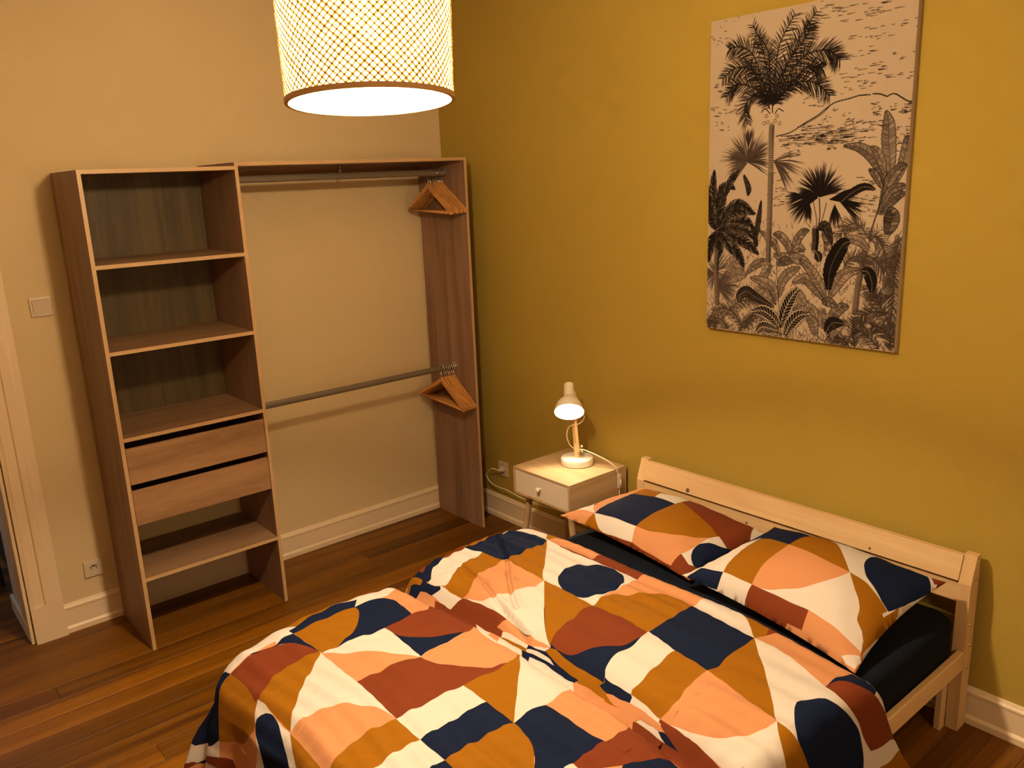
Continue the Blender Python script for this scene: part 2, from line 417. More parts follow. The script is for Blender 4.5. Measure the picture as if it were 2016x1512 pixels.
# traced outlines of the print, millimetres on the cloth (colour, then pairs)
DUVET_PATCHES = """
W 1321 -44 1302 8 1251 5 1202 2 1151 10 1132 21 1091 19 1067 -8 1098 -50 1184 -57 1286 -63
N 1237 5 1220 2 1184 15 1154 29 1132 21 1091 19 1082 115 1077 170 1090 131 1104 88 1126 58 1156 32
R 1302 8 1271 10 1229 9 1189 14 1156 32 1126 58 1104 88 1088 127 1077 170 1118 161 1162 154 1204 155 1247 172 1278 190 1298 204 1295 161 1291 105 1293 57
O 1077 170 1083 187 1126 223 1180 269 1228 320 1269 377 1306 428 1302 369 1298 291 1296 249 1298 204 1278 190 1247 172 1204 155 1162 154 1118 161
N 1096 -1 984 -19 884 -35 836 -17 858 38 919 29 984 29 1047 27 1091 19
W 869 29 805 -55 719 -55 685 -19 682 -1 741 29 794 24 841 23
N 869 29 841 23 794 24 755 40 741 67 741 100 748 148 762 208 803 210 840 215 873 221 901 219 927 219 945 207 981 203 1033 196 1054 190 1045 140
O 1091 19 1047 27 984 29 919 29 869 29 870 54 893 97 928 141 960 168 996 185 1033 196 1054 190 1080 187 1077 170
P 754 44 728 21 696 5 602 -86 603 -17 598 32 597 84 597 125 607 116 698 208 730 204 762 208 748 148 741 100 741 67
R 873 221 840 215 803 210 762 208 730 204 698 208 601 109 597 154 596 193 597 274 602 340 686 430 714 432 746 420 781 394 815 368 850 342 869 312 874 270
N 874 270 868 310 849 340 814 366 780 393 744 418 712 429 745 436 787 439 811 437 840 442 888 446 883 372 880 320
W 1080 187 1054 190 1027 197 981 203 945 207 927 219 901 219 873 221 874 270 880 320 883 372 890 447 909 412 937 378 957 340 984 303 1015 262 1046 231
P 1080 187 1045 229 1014 260 983 302 956 338 936 377 908 410 890 447 924 434 964 421 1005 418 1044 414 1083 405 1083 339 1080 259
P 890 447 840 442 811 437 787 439 745 436 714 432 686 430 603 342 663 454 661 503 653 568 602 568 687 644 725 650 744 641 774 637 804 618 832 588 851 555 877 521 886 489
R 1083 405 1044 414 1005 418 964 421 923 433 890 447 885 488 876 519 850 553 830 586 802 616 773 636 742 639 724 648 766 653 805 653 846 649 883 648 912 647 956 641 1003 641 1047 638 1095 635 1093 579 1088 505
O 883 648 846 649 805 653 766 653 724 648 685 642 603 568 692 673 741 724 797 780 839 822 873 856 875 802 879 746 881 695
W 1083 187 1080 259 1083 339 1084 407 1088 505 1093 579 1095 635 1101 582 1115 533 1138 495 1165 464 1195 440 1231 425 1265 428 1290 428 1307 429 1274 381 1228 320 1180 269 1126 223
P 1307 429 1290 428 1265 428 1231 425 1195 440 1165 464 1138 495 1115 533 1101 582 1095 635 1140 628 1193 628 1240 639 1278 652 1313 665 1326 638 1320 568 1316 497
O 1095 635 1094 684 1092 744 1132 743 1174 744 1209 751 1252 763 1318 664 1278 652 1240 639 1193 628 1140 628
W 1095 635 1047 638 1003 641 956 641 912 647 883 648 881 695 879 747 924 743 973 745 1018 745 1055 742 1092 744 1094 684
N 1092 744 1055 742 1018 745 973 745 924 743 879 747 875 802 873 856 921 852 969 847 1013 845 1053 847 1087 845 1090 792
W 1252 763 1209 751 1174 744 1132 743 1092 744 1090 792 1087 845 1111 845 1147 853
O 1087 845 1053 847 1013 845 969 847 921 852 873 856 876 891 889 935 910 977 933 1007 957 1034 1089 904
N 1087 845 1089 904 1147 853 1111 845
N 873 857 851 859 828 857 807 854 790 859 766 862 763 901 763 949 766 1009 766 1057 764 1085 790 1081 820 1083 852 1080 869 1079 908 1082 954 1032 921 996 898 958 884 919 875 884
P 601 794 599 838 601 897 601 957 602 1015 603 1060 613 1040 687 1088 720 1091 740 1089 764 1085 766 1057 766 1009 763 949 763 901 766 862 743 863 719 862 693 857 669 853
W 664 635 601 603 599 665 597 726 601 794 669 853 693 857 719 862 743 863 766 862 790 859 807 854 828 857 851 859 873 857 838 821 797 779 748 726 706 685
R 869 1079 852 1080 820 1083 790 1081 764 1085 740 1089 720 1091 687 1088 613 1040 610 1073 613 1115 617 1156 619 1205 623 1259 633 1268 877 1126
W 869 1079 877 1126 910 1080
W 610 1048 604 1059 604 1089 606 1123 617 1156 613 1115 610 1073
N 1319 -68 1303 7 1321 1 1336 1 1353 9 1372 22 1402 35 1441 55 1475 70 1493 43 1528 -11 1550 -162 1525 -256 1497 -236 1461 -211 1425 -170 1379 -38 1352 -51 1334 -57
O 1303 7 1299 54 1297 107 1301 153 1308 193 1300 201 1320 221 1333 236 1347 258 1375 255 1431 195 1460 125 1478 71 1441 55 1402 35 1372 22 1353 9 1336 1 1321 1
P 1478 71 1460 125 1431 195 1375 255 1358 273 1374 309 1392 323 1454 317 1539 160 1508 137 1522 83
W 1525 -256 1550 -162 1528 -11 1493 43 1476 70 1520 82 1539 52 1605 -131 1602 -197 1599 -271
R 1599 -271 1602 -197 1605 -131 1521 83 1508 137 1539 160 1637 -289
W 1299 201 1296 247 1299 281 1303 336 1307 388 1308 430 1327 465 1345 500 1364 554 1454 317 1393 320 1359 277 1340 245 1314 213
N 1307 274 1302 298 1303 331 1310 365 1324 401 1341 440 1359 475 1384 505 1430 377 1395 343 1376 310 1363 282 1346 257 1335 253 1320 259
O 1309 431 1310 464 1315 546 1318 606 1322 655 1364 554 1345 500 1327 465
O 380 -24 423 -57 463 -51 376 -47 325 -44 255 -38 186 -38 132 -35 78 -35 63 -42 135 -32 173 -37 220 -28 287 -12 336 -6 374 -7
R 362 -15 361 -44 394 -47 463 -51 520 -54 556 -63 568 -73 558 -16 504 -58 482 -40 460 -17 425 -14 372 -9
N 580 -79 568 -73 555 -66 559 -21 529 -31 501 -54 472 -57 456 -16 422 -18 369 -12 464 1 507 8 533 13 556 31 567 42 573 38 577 16 580 -18
O 679 -10 580 -79 579 -19 579 8 590 10 599 -42
N 673 -10 598 -43 590 7 579 8 578 44 576 81 571 101 577 115 587 100 596 84 596 52 599 19
W 369 -12 364 29 354 72 391 73 432 78 454 82 479 85 508 99 536 120 556 129 564 125 570 103 577 76 578 44 572 37 564 39 547 19 521 -3 494 -9 456 -16 413 -18
W 136 -37 111 -35 54 -25 42 22 42 88 69 116 122 163 113 113 105 51 111 2
N 369 -12 332 -10 281 -14 216 -33 172 -36 132 -35 111 2 105 51 113 113 120 160 175 168 227 171 278 174 323 177 347 175 351 138 352 95 354 72 364 29
O 453 81 431 76 390 72 354 72 352 95 351 138 347 175 375 172 407 177 438 175 468 179 498 194 525 220 549 236 563 230 569 224 569 194 570 160 569 131 570 103 564 124 555 128 535 120 507 98 478 84
W 595 84 587 100 578 113 570 103 569 131 570 160 569 194 569 224 579 216 597 193 597 159 597 113
W 569 224 562 285 556 320 542 335 520 337 493 349 471 364 449 369 415 380 386 393 370 390 347 390 406 452 467 520 514 575 545 618 564 659 569 658 567 601 567 544 563 491 560 448 560 398 562 338 567 279
P 347 175 323 177 340 204 340 244 342 299 343 351 347 390 370 390 386 393 415 380 449 369 471 364 493 349 520 337 542 335 556 320 562 285 569 224 563 230 549 236 525 220 498 194 468 179 438 175 407 177 375 172
O 323 177 278 174 227 171 175 168 120 160 201 241 272 311 347 390 343 351 342 299 340 244 340 204
R 597 193 586 203 569 224 567 279 562 338 560 398 560 448 572 442 586 427 588 463 600 464 600 392 599 328 598 256
P 560 448 563 491 568 545 567 600 567 663 575 645 577 621 584 577 585 516 588 463 586 427 572 442
W 589 459 585 516 584 579 591 580 594 526 599 464
O 599 464 594 525 591 580 597 579 600 523 602 466
W 664 415 657 441 656 489 601 494 598 563 603 567 660 568 676 516 675 465
N 584 577 580 614 578 658 582 707 585 763 594 771 599 742 598 679 599 634 603 569 595 577
W 577 621 574 645 568 657 578 658 583 618 582 593
W 591 579 587 622 585 666 591 701 594 666 594 621 596 578
N 603 573 585 586 583 639 584 677 587 724 587 781 593 810 600 798 599 728 599 666 602 604
W 592 577 588 589 586 638 587 680 591 702 593 677 594 633 596 579
O 578 648 569 661 563 712 565 779 564 842 564 887 576 893 583 884 585 922 595 951 598 918 597 853 598 804 593 808 589 761 584 685
N 583 884 574 894 564 887 562 928 568 968 571 992 577 1004 587 1004 587 975 585 938 587 916
P 589 914 585 938 587 974 587 1004 591 1077 596 1138 602 1165 608 1168 605 1138 603 1089 603 1034 599 955
W 571 992 573 1025 578 1073 585 1114 593 1114 597 1128 591 1078 587 1005 577 1004
R 585 1113 585 1142 589 1179 595 1236 617 1255 612 1198 607 1169 602 1165 596 1138 594 1115
N 606 1123 604 1138 607 1168 611 1197 617 1255 622 1258 619 1204 617 1156
O 53 94 42 75 42 173 39 292 36 390 36 418 56 375 112 376 118 268 114 157
P 114 157 74 137 43 162 45 236 41 321 36 396 36 418 59 378 112 376 120 271
R 112 376 68 368 36 396 33 484 33 607 52 577 97 574 100 484
W 114 157 127 278 121 370 100 484 97 574 190 588 265 589 312 600 341 611 339 497 347 389 243 282
N 314 421 288 397 266 384 243 378 221 374 197 378 162 392 130 418 107 453 102 476 106 499 116 527 134 551 156 569 178 579 200 585 243 586 287 575 313 564 335 541 345 522 346 500 340 470 329 444
P 97 574 47 573 33 610 33 695 33 831 68 826 119 833 108 769 119 718 149 675 194 647 230 610 257 599 284 599 319 607 267 591 190 588
O 347 389 339 497 341 611 375 610 431 622 495 636 542 646 566 658 547 620 473 529
O 341 611 284 599 230 610 194 647 149 675 119 718 108 769 119 833 175 835 237 840 292 848 341 844 333 795 323 735 330 671
N 566 686 546 752 517 773 485 808 447 837 409 850 341 844 406 863 457 863 510 866 540 871 562 886 575 893 574 831 571 769
R 341 611 330 671 323 735 333 795 341 844 371 855 411 851 449 839 486 809 518 775 547 753 560 724 564 683 560 656 536 644 495 636 431 622 375 610
W 341 844 347 897 371 980 406 980 458 989 510 997 544 999 563 991 573 996 568 953 565 889 550 875 519 866 457 863 406 863
N 119 833 124 890 128 956 133 1029 133 1083 216 1092 295 1102 350 1116 385 1108 379 1069 376 1022 371 980 349 907 334 845 292 848 237 840 175 835
W 119 833 65 824 33 834 33 884 33 931 33 966 68 1014 133 1083 133 1029 128 956 124 890
O 573 996 563 991 544 999 510 997 458 989 406 980 371 980 376 1022 379 1069 385 1108 417 1106 477 1120 525 1126 561 1129 580 1125 588 1114 581 1069
O 385 1108 350 1116 295 1102 216 1092 133 1083 184 1133 258 1209 329 1274 380 1321 424 1359 411 1305 402 1249 393 1190
R 587 1114 589 1146 596 1206 601 1273 614 1355 627 1306 619 1205 598 1126
W 588 1114 590 1154 589 1199 581 1245 565 1282 543 1314 503 1333 460 1351 424 1359 459 1388 487 1426 495 1466 612 1360 601 1273 597 1206 590 1147
P 588 1114 567 1127 534 1126 480 1116 417 1106 385 1108 393 1190 402 1249 411 1305 424 1359 460 1351 503 1333 543 1314 565 1282 581 1245 589 1199 590 1154
O 33 963 33 997 33 1073 30 1142 72 1096 133 1083 68 1014
R 83 1089 33 1068 33 1114 30 1145 33 1130 49 1101
P 133 1083 76 1091 37 1100 33 1126 30 1164 30 1240 30 1309 30 1350 95 1342 170 1345 151 1286 131 1207 123 1131
N 170 1345 95 1342 30 1350 30 1388 21 1420 54 1435 81 1395 97 1368 131 1350
W 133 1083 123 1131 131 1207 151 1286 170 1345 185 1399 182 1435 162 1475 158 1516 144 1563 178 1622 408 1509 442 1424 424 1359 380 1321 329 1274 258 1209 184 1133
N 356 1366 337 1355 317 1348 298 1347 277 1352 245 1369 233 1382 227 1399 212 1426 193 1453 175 1482 168 1507 170 1540 178 1576 196 1614 399 1513 425 1446 425 1423 396 1394
R 170 1345 131 1350 97 1368 81 1395 59 1422 36 1461 9 1492 12 1542 9 1580 82 1570 144 1563 158 1516 162 1475 182 1435 185 1399
W 144 1563 82 1570 9 1573 9 1614 87 1621 131 1619 172 1625 161 1582
O 9 1573 9 1617 6 1677 29 1716 172 1625 129 1614 85 1619 9 1608
O 424 1359 427 1412 420 1457 399 1513 495 1466 487 1426 459 1388
"""
DUVET_CREASES = """
C 214 -9 259 65 315 156 371 231 429 305 467 362 526 458
C 461 86 472 139 472 184 482 241 502 292 524 345 543 398 557 444 566 505 574 561
"""
PILLOW_A_PATCHES = """
P 0 0 0 0 19 112 82 134 193 106 205 4 124 0 50 0
W 11 55 27 151 47 284 193 106 91 123 13 110
O 194 -6 195 101 260 38 320 2 245 2
P 118 196 59 440 54 672 0 1000 93 954 103 825 155 609 181 363 188 190 198 103
O 156 592 88 847 89 954 228 907 386 880 351 884 293 892 274 812 319 655 247 635
N 198 103 188 190 181 363 156 592 251 629 321 652 408 646 513 616 510 487 502 376 503 254 505 192 503 141 425 137 300 120
N 517 663 498 880 579 888 645 903 730 927 645 903 579 884 518 859
W 319 655 274 812 293 892 351 884 382 880 475 876 583 892 595 892 537 884 490 873 514 702 513 616 408 646
R 514 702 502 854 575 888 641 903 707 919 799 942 907 973 943 881 1000 772 1028 625 1001 532 946 526 903 535 836 567 767 587 687 609 607 646
O 503 141 501 198 502 257 502 376 510 487 513 616 514 702 607 646 687 609 767 587 836 567 903 535 891 451 839 336 757 236 654 171 575 145
W 994 761 941 860 892 969 923 977 1000 1000 1000 1000 1004 914
P 900 969 934 981 988 996 958 985 947 927
W 196 102 301 119 425 137 503 141 520 90 553 18 438 8 318 5 260 38
P 503 141 575 145 654 171 757 236 839 336 891 451 891 328 886 211 871 125 858 59 858 12 754 9 642 11 553 18 520 90
W 891 328 891 451 906 545 948 531 988 521 1001 229 983 127 939 104 896 113 868 125 886 211
N 930 153 911 185 898 224 891 282 893 326 903 372 916 411 935 442 963 486 998 562 1000 452 1002 276 990 149 964 127
R 854 10 858 59 868 125 906 113 932 100 990 149 1012 92 999 29 923 1
"""
PILLOW_B_PATCHES = """
N 42 0 30 2 48 99 193 96 214 39 228 3 154 0
W 48 99 27 208 42 351 46 510 117 613 125 459 151 305 171 184 193 96
N 122 587 -18 986 127 938 266 903 382 892 382 892 326 822 325 580 221 587
O 193 96 171 184 151 305 125 459 129 594 218 592 325 580 331 434 339 285 357 175 373 93 280 94
W 382 892 402 888 537 892 645 911 776 942 892 973 954 988 990 933 1014 832 983 580 978 489 971 433 900 450 816 528 729 526 620 662 510 808
O 325 580 326 822 382 892 425 888 510 808 620 662 729 526 610 519 466 554
P 373 93 357 175 339 285 331 434 325 580 466 554 610 519 729 526 708 418 658 301 607 220 530 155 477 115 431 98
W 373 93 430 100 476 117 529 157 607 220 658 301 708 418 729 526 795 444 855 378 884 328 900 265 943 229 967 194 978 127 907 112 809 119 699 110 580 98 469 96
O 729 526 810 540 875 517 938 497 964 490 959 438 971 433 983 580 1007 486 1000 324 989 100 967 194 943 229 902 261 884 328 855 378 795 444
N 748 653 728 694 709 756 697 834 691 916 714 927 780 946 842 958 884 969 929 960 982 893 1000 857 991 647 980 552 967 493 925 505 859 548 796 585
R 876 969 888 969 1000 1000 1004 1016 985 919 921 990
W 216 0 210 37 193 96 280 94 373 93 377 46 382 10 382 0 297 0
R 394 -23 382 10 377 46 373 93 486 100 594 105 698 112 702 59 705 16 597 12 466 3
P 698 112 809 120 905 117 978 128 987 95 928 22 855 17 769 17 705 16 702 59
W 919 23 983 105 1000 95 990 21 949 9
"""
ART = """
dash 10,28,75 14 2 184 48
dash 14,40,85 -7 49 70 86
dash 16,60,90 -1 219 75 257
dash 30,70,95 1 303 132 358
dash 16,50,80 2 357 90 399
dash 60,80,85 447 0 708 76
dash 30,70,85 494 45 690 149
dash 14,60,90 690 98 782 148
dash 26,60,85 550 136 685 199
dash 12,40,75 697 200 781 232
dash 26,90,90 521 220 682 264
dash 14,80,95 682 264 785 290
dash 26,50,80 537 271 645 320
dash 18,60,85 380 299 457 342
dash 130,110,100 299 429 570 469
dash 90,90,100 366 400 694 438
dash 60,80,90 410 419 654 458
dash 50,60,85 481 456 623 488
dash 40,55,90 732 403 790 507
dash 40,30,95 643 347 680 410
dash 16,26,95 708 356 726 376
dash 40,46,100 740 357 781 388
dash 12,22,95 472 375 505 402
dash 10,20,95 511 355 527 366
dash 14,20,95 543 369 604 397
dash 14,20,95 570 391 588 404
dash 30,50,80 330 460 390 509
dash 40,60,85 288 560 351 679
dash 50,70,85 594 645 680 717
dash 30,100,85 491 750 667 790
dash 20,50,75 197 627 268 754
dash 26,60,80 608 582 682 617
line 22,92 294 432 353 421 404 395 454 372 489 349 519 334 570 326 604 320 641 321
line 22,95 649 319 674 322 697 331 710 326 726 327 747 340 767 352 782 354
line 14,85 399 400 431 388 472 367 497 346
fan 78,50,46,20,175 179 518
fan 62,55,30,-30,90 174 517
fan 58,45,26,150,230 174 522
fan 70,52,26,-60,30 288 518
fan 46,60,18,70,110 178 465
fan 60,40,40,-90,90 41 934
fan 70,45,30,10,60 43 1001
fan 60,40,30,-50,20 52 1003
fan 40,45,40,100,260 35 945
leaf 20,38,55 730 605 720 523 712 465 709 416 698 376
leaf 16,42,60 706 604 690 560 658 516 614 487 558 478
leaf 14,34,55 746 605 759 563 771 510 776 469 779 458
leaf 12,28,50 708 580 692 533 674 502 652 485
leaf 15,40,60 697 708 711 654 724 597 755 557 779 550
leaf 15,42,60 706 708 729 667 753 646 782 638
leaf 22,50,72 728 775 738 737 740 708 730 683
leaf 12,36,60 696 696 727 634 759 618 784 618
leaf 10,36,60 700 621 675 579 652 558
line 34,60 667 790 681 730 702 654 707 596
line 20,65 669 790 665 824 649 868 643 913 630 1002 628 1048
trunk 17,60 655 820 646 890 637 957 631 1047
trunk 13,50 763 778 756 863 753 949 758 1079
frond 40,50 667 790 633 747 591 744 551 789
frond 46,50 668 798 693 780 723 830 735 881
frond 40,48 780 778 758 829 744 881
frond 44,52 661 842 699 866 741 906 753 949
frond 40,50 581 890 607 857 639 851 673 876
frond 44,55 757 1070 718 1013 698 979 668 946
frond 40,55 750 1036 701 1036 661 1053 649 1082
frond 36,55 774 820 763 905 765 991 758 1079
frond 36,50 751 975 716 986 679 981
frond 38,55 728 1163 689 1127 655 1108 632 1106
frond 40,60 764 1162 761 1123 732 1091 696 1086
frond 36,58 640 1170 628 1116 629 1066
frond 34,60 617 1168 586 1144 537 1141
frond 36,55 782 1165 778 1112 766 1069
frond 34,52 180 1157 213 1098 258 1064
frond 36,50 168 1143 131 1096 82 1080 32 1095
frond 34,50 108 1165 70 1128 14 1123
frond 30,50 47 1167 33 1137 8 1150
frond 34,46 188 1040 234 1031 291 1051
frond 36,48 106 1088 153 1048 211 1038
frond 30,50 157 1165 179 1127 225 1097
leaf 15,26,55 296 896 274 916 254 966 278 1008 318 1044
leaf 16,30,55 328 1018 341 955 372 920 413 899
leaf 17,24,55 323 1029 299 982 254 961 202 950
leaf 16,24,55 300 857 338 865 391 867 432 879 475 923
leaf 14,45,65 317 894 349 879 381 882
leaf 18,28,55 515 1012 478 969 435 939 384 957
leaf 16,28,55 519 1003 487 950 454 906 411 871
leaf 18,26,60 534 1001 556 954 592 911 646 895
leaf 15,30,55 510 839 518 803 507 772 496 759
leaf 13,34,55 374 859 357 817 324 786 296 782
leaf 13,32,55 379 854 393 807 417 774 442 764
leaf 12,26,50 327 856 303 819 281 801 236 769
leaf 14,24,50 495 1108 472 1053 430 1043 389 1056
leaf 14,24,50 511 1040 509 1083 515 1115
leaf 17,30,60 550 1111 552 1064 580 1034 608 1027
leaf 14,36,60 505 1018 530 1016 565 1031
leaf 13,30,55 185 936 218 904 251 888 284 882
leaf 12,24,50 430 838 404 830 379 844
leaf 13,20,50 670 833 641 803 603 791 575 797
leaf 20,22,45 221 988 256 1015 301 1030
leaf 18,20,45 396 975 418 1011 440 1037
leaf 16,26,50 487 1146 474 1100 452 1074
leaf 15,26,50 547 1144 574 1099 602 1078
leaf 18,24,46 90 926 125 894 173 922
leaf 22,30,50 103 971 138 944 185 941
leaf 15,26,50 296 1174 271 1132 259 1103
leaf 17,72,85 153 1048 158 1022 187 1005 234 1026 308 1054
leaf 9,60,80 215 822 229 745 240 660
leaf 10,66,82 227 831 214 784 201 746
leaf 9,60,80 161 565 183 613 181 641
trunk 17,52 274 394 274 461 278 596
trunk 17,60 276 559 277 651 278 744 277 820 278 887
trunk 20,88 466 759 468 795 466 834
line 26,70 476 653 481 710 477 759
line 18,70 452 661 467 715 472 759
line 18,70 504 670 494 714 479 764
trunk 17,85 41 788 43 873 42 950 50 1067
feather 12,80 41 773 11 699 4 649 -3 600
feather 13,84 41 773 54 699 65 640 75 592
feather 12,80 44 773 90 713 154 698 217 707
feather 13,82 47 775 115 747 172 736 207 760
feather 13,86 47 778 122 796 187 823 236 860
feather 12,84 47 778 99 816 148 869 172 912
feather 12,82 41 778 57 827 58 878
feather 12,84 38 778 14 829 6 900
feather 11,78 40 768 113 679 165 679 211 712
feather 11,74 44 778 97 762 168 770 214 803
feather 10,78 36 699 52 625 93 602 123 617
feather 9,74 29 674 21 601 26 542
feather 9,74 59 674 104 583 138 546
feather 12,80 44 783 81 807 118 865
feather 10,70 41 773 18 739 6 714
fan 62,88,60,15,170 480 648
fan 76,72,34,60,130 480 648
fan 52,92,40,150,215 471 650
fan 60,88,34,190,240 451 652
fan 64,90,34,-10,30 515 657
fan 50,88,30,-45,5 558 668
fan 44,75,26,-110,-60 535 675
fan 46,90,22,160,200 421 648
fan 40,80,20,240,290 437 666
leaf 11,88,92 558 666 594 636 638 616 678 625
leaf 24,90,60 528 974 529 910 550 851 576 810 599 800
leaf 17,90,70 688 967 685 932 670 902 647 899
leaf 12,82,85 488 876 482 854 471 841
leaf 14,60,80 477 759 505 750 533 811
leaf 18,80,85 526 1128 549 1092 593 1088
frond 58,82 275 327 281 228 294 124 349 30
frond 60,78 276 327 319 216 372 115 431 35
frond 56,84 280 323 330 233 397 170 465 161 496 171 528 198
frond 50,84 285 319 341 267 397 253 453 270 495 310
frond 52,76 269 322 256 230 222 115 184 40
frond 56,82 267 318 232 239 188 143 135 107 84 105
frond 50,76 265 313 226 230 168 184 110 178 57 208
frond 46,82 262 321 212 267 149 239 107 241 73 275
frond 44,70 265 334 223 289 182 289 157 325 169 378
frond 48,72 271 318 260 209 248 134 211 80
frond 50,76 275 318 301 234 350 160 399 107 415 71
frond 44,84 280 319 345 259 404 210 441 214 463 217
frond 40,72 265 317 233 273 200 211 146 142
line 26,85 276 348 275 318 278 285
line 20,80 286 353 300 337 320 347
line 20,80 266 351 245 333 230 344
ring 6,60 251 358
ring 6,60 257 380
ring 6,60 287 378
ring 6,60 307 388
ring 6,60 242 383
ring 6,60 296 362
vein 17,92 338 1130 357 1064 381 1014 411 976
vein 17,92 338 1132 304 1094 258 1074 210 1083
vein 17,92 361 1159 381 1115 416 1078 457 1067
vein 17,92 333 1145 294 1139 260 1138 236 1161
line 14,70 340 1169 342 1100 329 1038 320 956 308 791
"""
# ================================================================ SETTING
ROOM_X0, ROOM_Y0, CEIL = -3.9, -5.0, 2.98
DOOR_X1, DOOR_X0, DOOR_H, WALL_T = -2.34, -3.22, 2.12, 0.42
def struct(name, bm, m, parent=None, smooth=False):
    o = put(name, bm, m, parent, smooth)
    if parent is None:
        tag(o, kind='structure')
    return o

# floor: one board after another, joints open
fl = empty('floor', (0, 0, 0), kind='structure')
put('subfloor', bx(ROOM_X0, 0.0, ROOM_Y0, 2.2, -0.05, -0.022), M['subfloor'], fl)
y = -0.02 + 0.0
PW = 0.1085
rows = []
yy = PW * 20
while yy > ROOM_Y0 + 0.02:
    rows.append(yy)
    yy -= PW
for i, y1 in enumerate(rows):
    hall = y1 > 0.01
    xe = DOOR_X1 + 0.06 if hall else -0.002
    xs = ROOM_X0
    cuts = [xe]
    if not hall:
        c = -random.uniform(0.5, 3.4)
        if i % 2 == 0:
            cuts.append(c)
    cuts.append(xs)
    for a, b in zip(cuts, cuts[1:]):
        g = 0.0006
        bm = bx(b + g, a - g, y1 - PW + g * .8, y1 - g * .8, -0.022, random.uniform(-0.0006, 0.0), bev=0.0005)
        put('floorboard', bm, M['floor'], fl, loc=((a + b) / 2, y1 - PW / 2, -0.02))

for kx, ky, kr in ((-.985, -.560, .011), (-.945, -.590, .007)):
    kb = nb(); lathe(kb, [(0, 0), (kr, 0), (kr * .7, .0006), (0, .0007)], (kx, ky, 0.0), (0, 0, 1), 14)
    bmesh.ops.scale(kb, vec=(1, .6, 1), verts=kb.verts, space=Matrix.Translation((-kx, -ky, 0)))
    put('knot', kb, M['knot'], fl)
wb = nb()
box(wb, DOOR_X1, 0.0, 0.0, 0.12, 0, CEIL)
box(wb, ROOM_X0, DOOR_X0, 0.0, 0.12, 0, CEIL)
box(wb, DOOR_X0, DOOR_X1, 0.0, 0.12, DOOR_H, CEIL)
struct('wall_back', wb, M['cream_wall'])
struct('wall_right', bx(0.0, 0.12, ROOM_Y0, 0.12, 0, CEIL), M['yellow_wall'])
struct('wall_left', bx(ROOM_X0 - 0.12, ROOM_X0, ROOM_Y0, 2.2, 0, CEIL), M['cream_wall'])
struct('wall_front', bx(ROOM_X0, 0.0, ROOM_Y0 - 0.12, ROOM_Y0, 0, CEIL), M['cream_wall'])
struct('ceiling', bx(ROOM_X0, 0.0, ROOM_Y0, 2.2, CEIL, CEIL + 0.1), M['ceiling'])

# hallway seen through the doorway
hw = nb()
box(hw, DOOR_X1, DOOR_X1 + 0.10, 0.12, 0.40, 0, CEIL)
struct('wall_hallway', hw, M['reveal'])
struct('wall_hallway_far', bx(ROOM_X0, DOOR_X1 + 1.2, 2.2, 2.3, 0, CEIL), M['reveal'])
struct('wall_hallway_side', bx(DOOR_X1 + 1.2, DOOR_X1 + 1.3, 0.40, 2.3, 0, CEIL), M['reveal'])
hb_ = nb()
box(hb_, DOOR_X1 - 0.014, DOOR_X1, 0.02, 0.41, 0, 0.085, bev=0.004)
struct('baseboard_hallway', hb_, M['reveal'])

# skirting boards: tall board with a bead on top and a shoe moulding
def skirting(name, along, a0, a1, T=0.02):
    prof = [(0, 0), (T, 0), (T, .022), (T - .006, .030), (.012, .032), (.012, .108), (.015, .112), (.015, .120), (.010, .126), (.006, .134), (0, .136)]
    poly = [(-d, z) for d, z in prof]
    root = empty(name, ((a0 + a1) / 2, 0, 0) if along == 'x' else (0, (a0 + a1) / 2, 0), kind='structure')
    lower = [p for p in poly if p[1] <= .033]; 
    lo = poly[:5] + [(0, .032)]
    up = [(0, .032)] + poly[4:]
    for nm, pl in (('shoe_moulding', lo), ('skirting_board', up)):
        bm = nb()
        prism(bm, pl, along, a0, a1)
        put(nm, bm, M['white_trim'], root)
skirting('baseboard_back', 'x', -2.206, -0.021)
skirting('baseboard_right', 'y', ROOM_Y0 + 0.001, -0.001)
skirting('baseboard_left_corner', 'x', ROOM_X0 + 0.001, DOOR_X0 - 0.13)

# door casing round the opening
cs = empty('trim_door', ((DOOR_X0 + DOOR_X1) / 2, 0, 0), kind='structure')
def casing(x0, x1, sgn):
    # x0 = opening side
    w = abs(x1 - x0)
    P = [(0, 0), (0, -.022), (.014, -.026), (.018, -.020), (.055, -.022), (.060, -.030), (.082, -.034), (.092, -.030), (.105, -.030), (w, -.026), (w, 0)]
    poly = [(x0 + sgn * px, py) for px, py in P]
    bm = nb(); prism(bm, poly, 'z', 0.17, DOOR_H + 0.12); put('casing_board', bm, M['white_trim'], cs)
    bm = nb(); prism(bm, [(x0, 0), (x0, -.028), (x0 + sgn * .016, -.031), (x0 + sgn * w, -.031), (x0 + sgn * w, 0)], 'z', 0.0, 0.17)
    put('plinth_block', bm, M['white_trim'], cs)
casing(DOOR_X1 + 0.005, -2.208, 1)
casing(DOOR_X0 - 0.005, DOOR_X0 - 0.13, -1)
bm = nb()
prism(bm, [(0, DOOR_H), (-.022, DOOR_H), (-.026, DOOR_H + .014), (-.020, DOOR_H + .02), (-.030, DOOR_H + .06), (-.034, DOOR_H + .085), (-.030, DOOR_H + .12), (0, DOOR_H + .12)], 'x', DOOR_X0, DOOR_X1)
put('casing_head', bm, M['white_trim'], cs)
jb = nb()
box(jb, DOOR_X1 - 0.012, DOOR_X1 + 0.001, -0.012, 0.125, 0, DOOR_H, bev=0.002)
put('door_jamb', jb, M['white_trim'], cs)

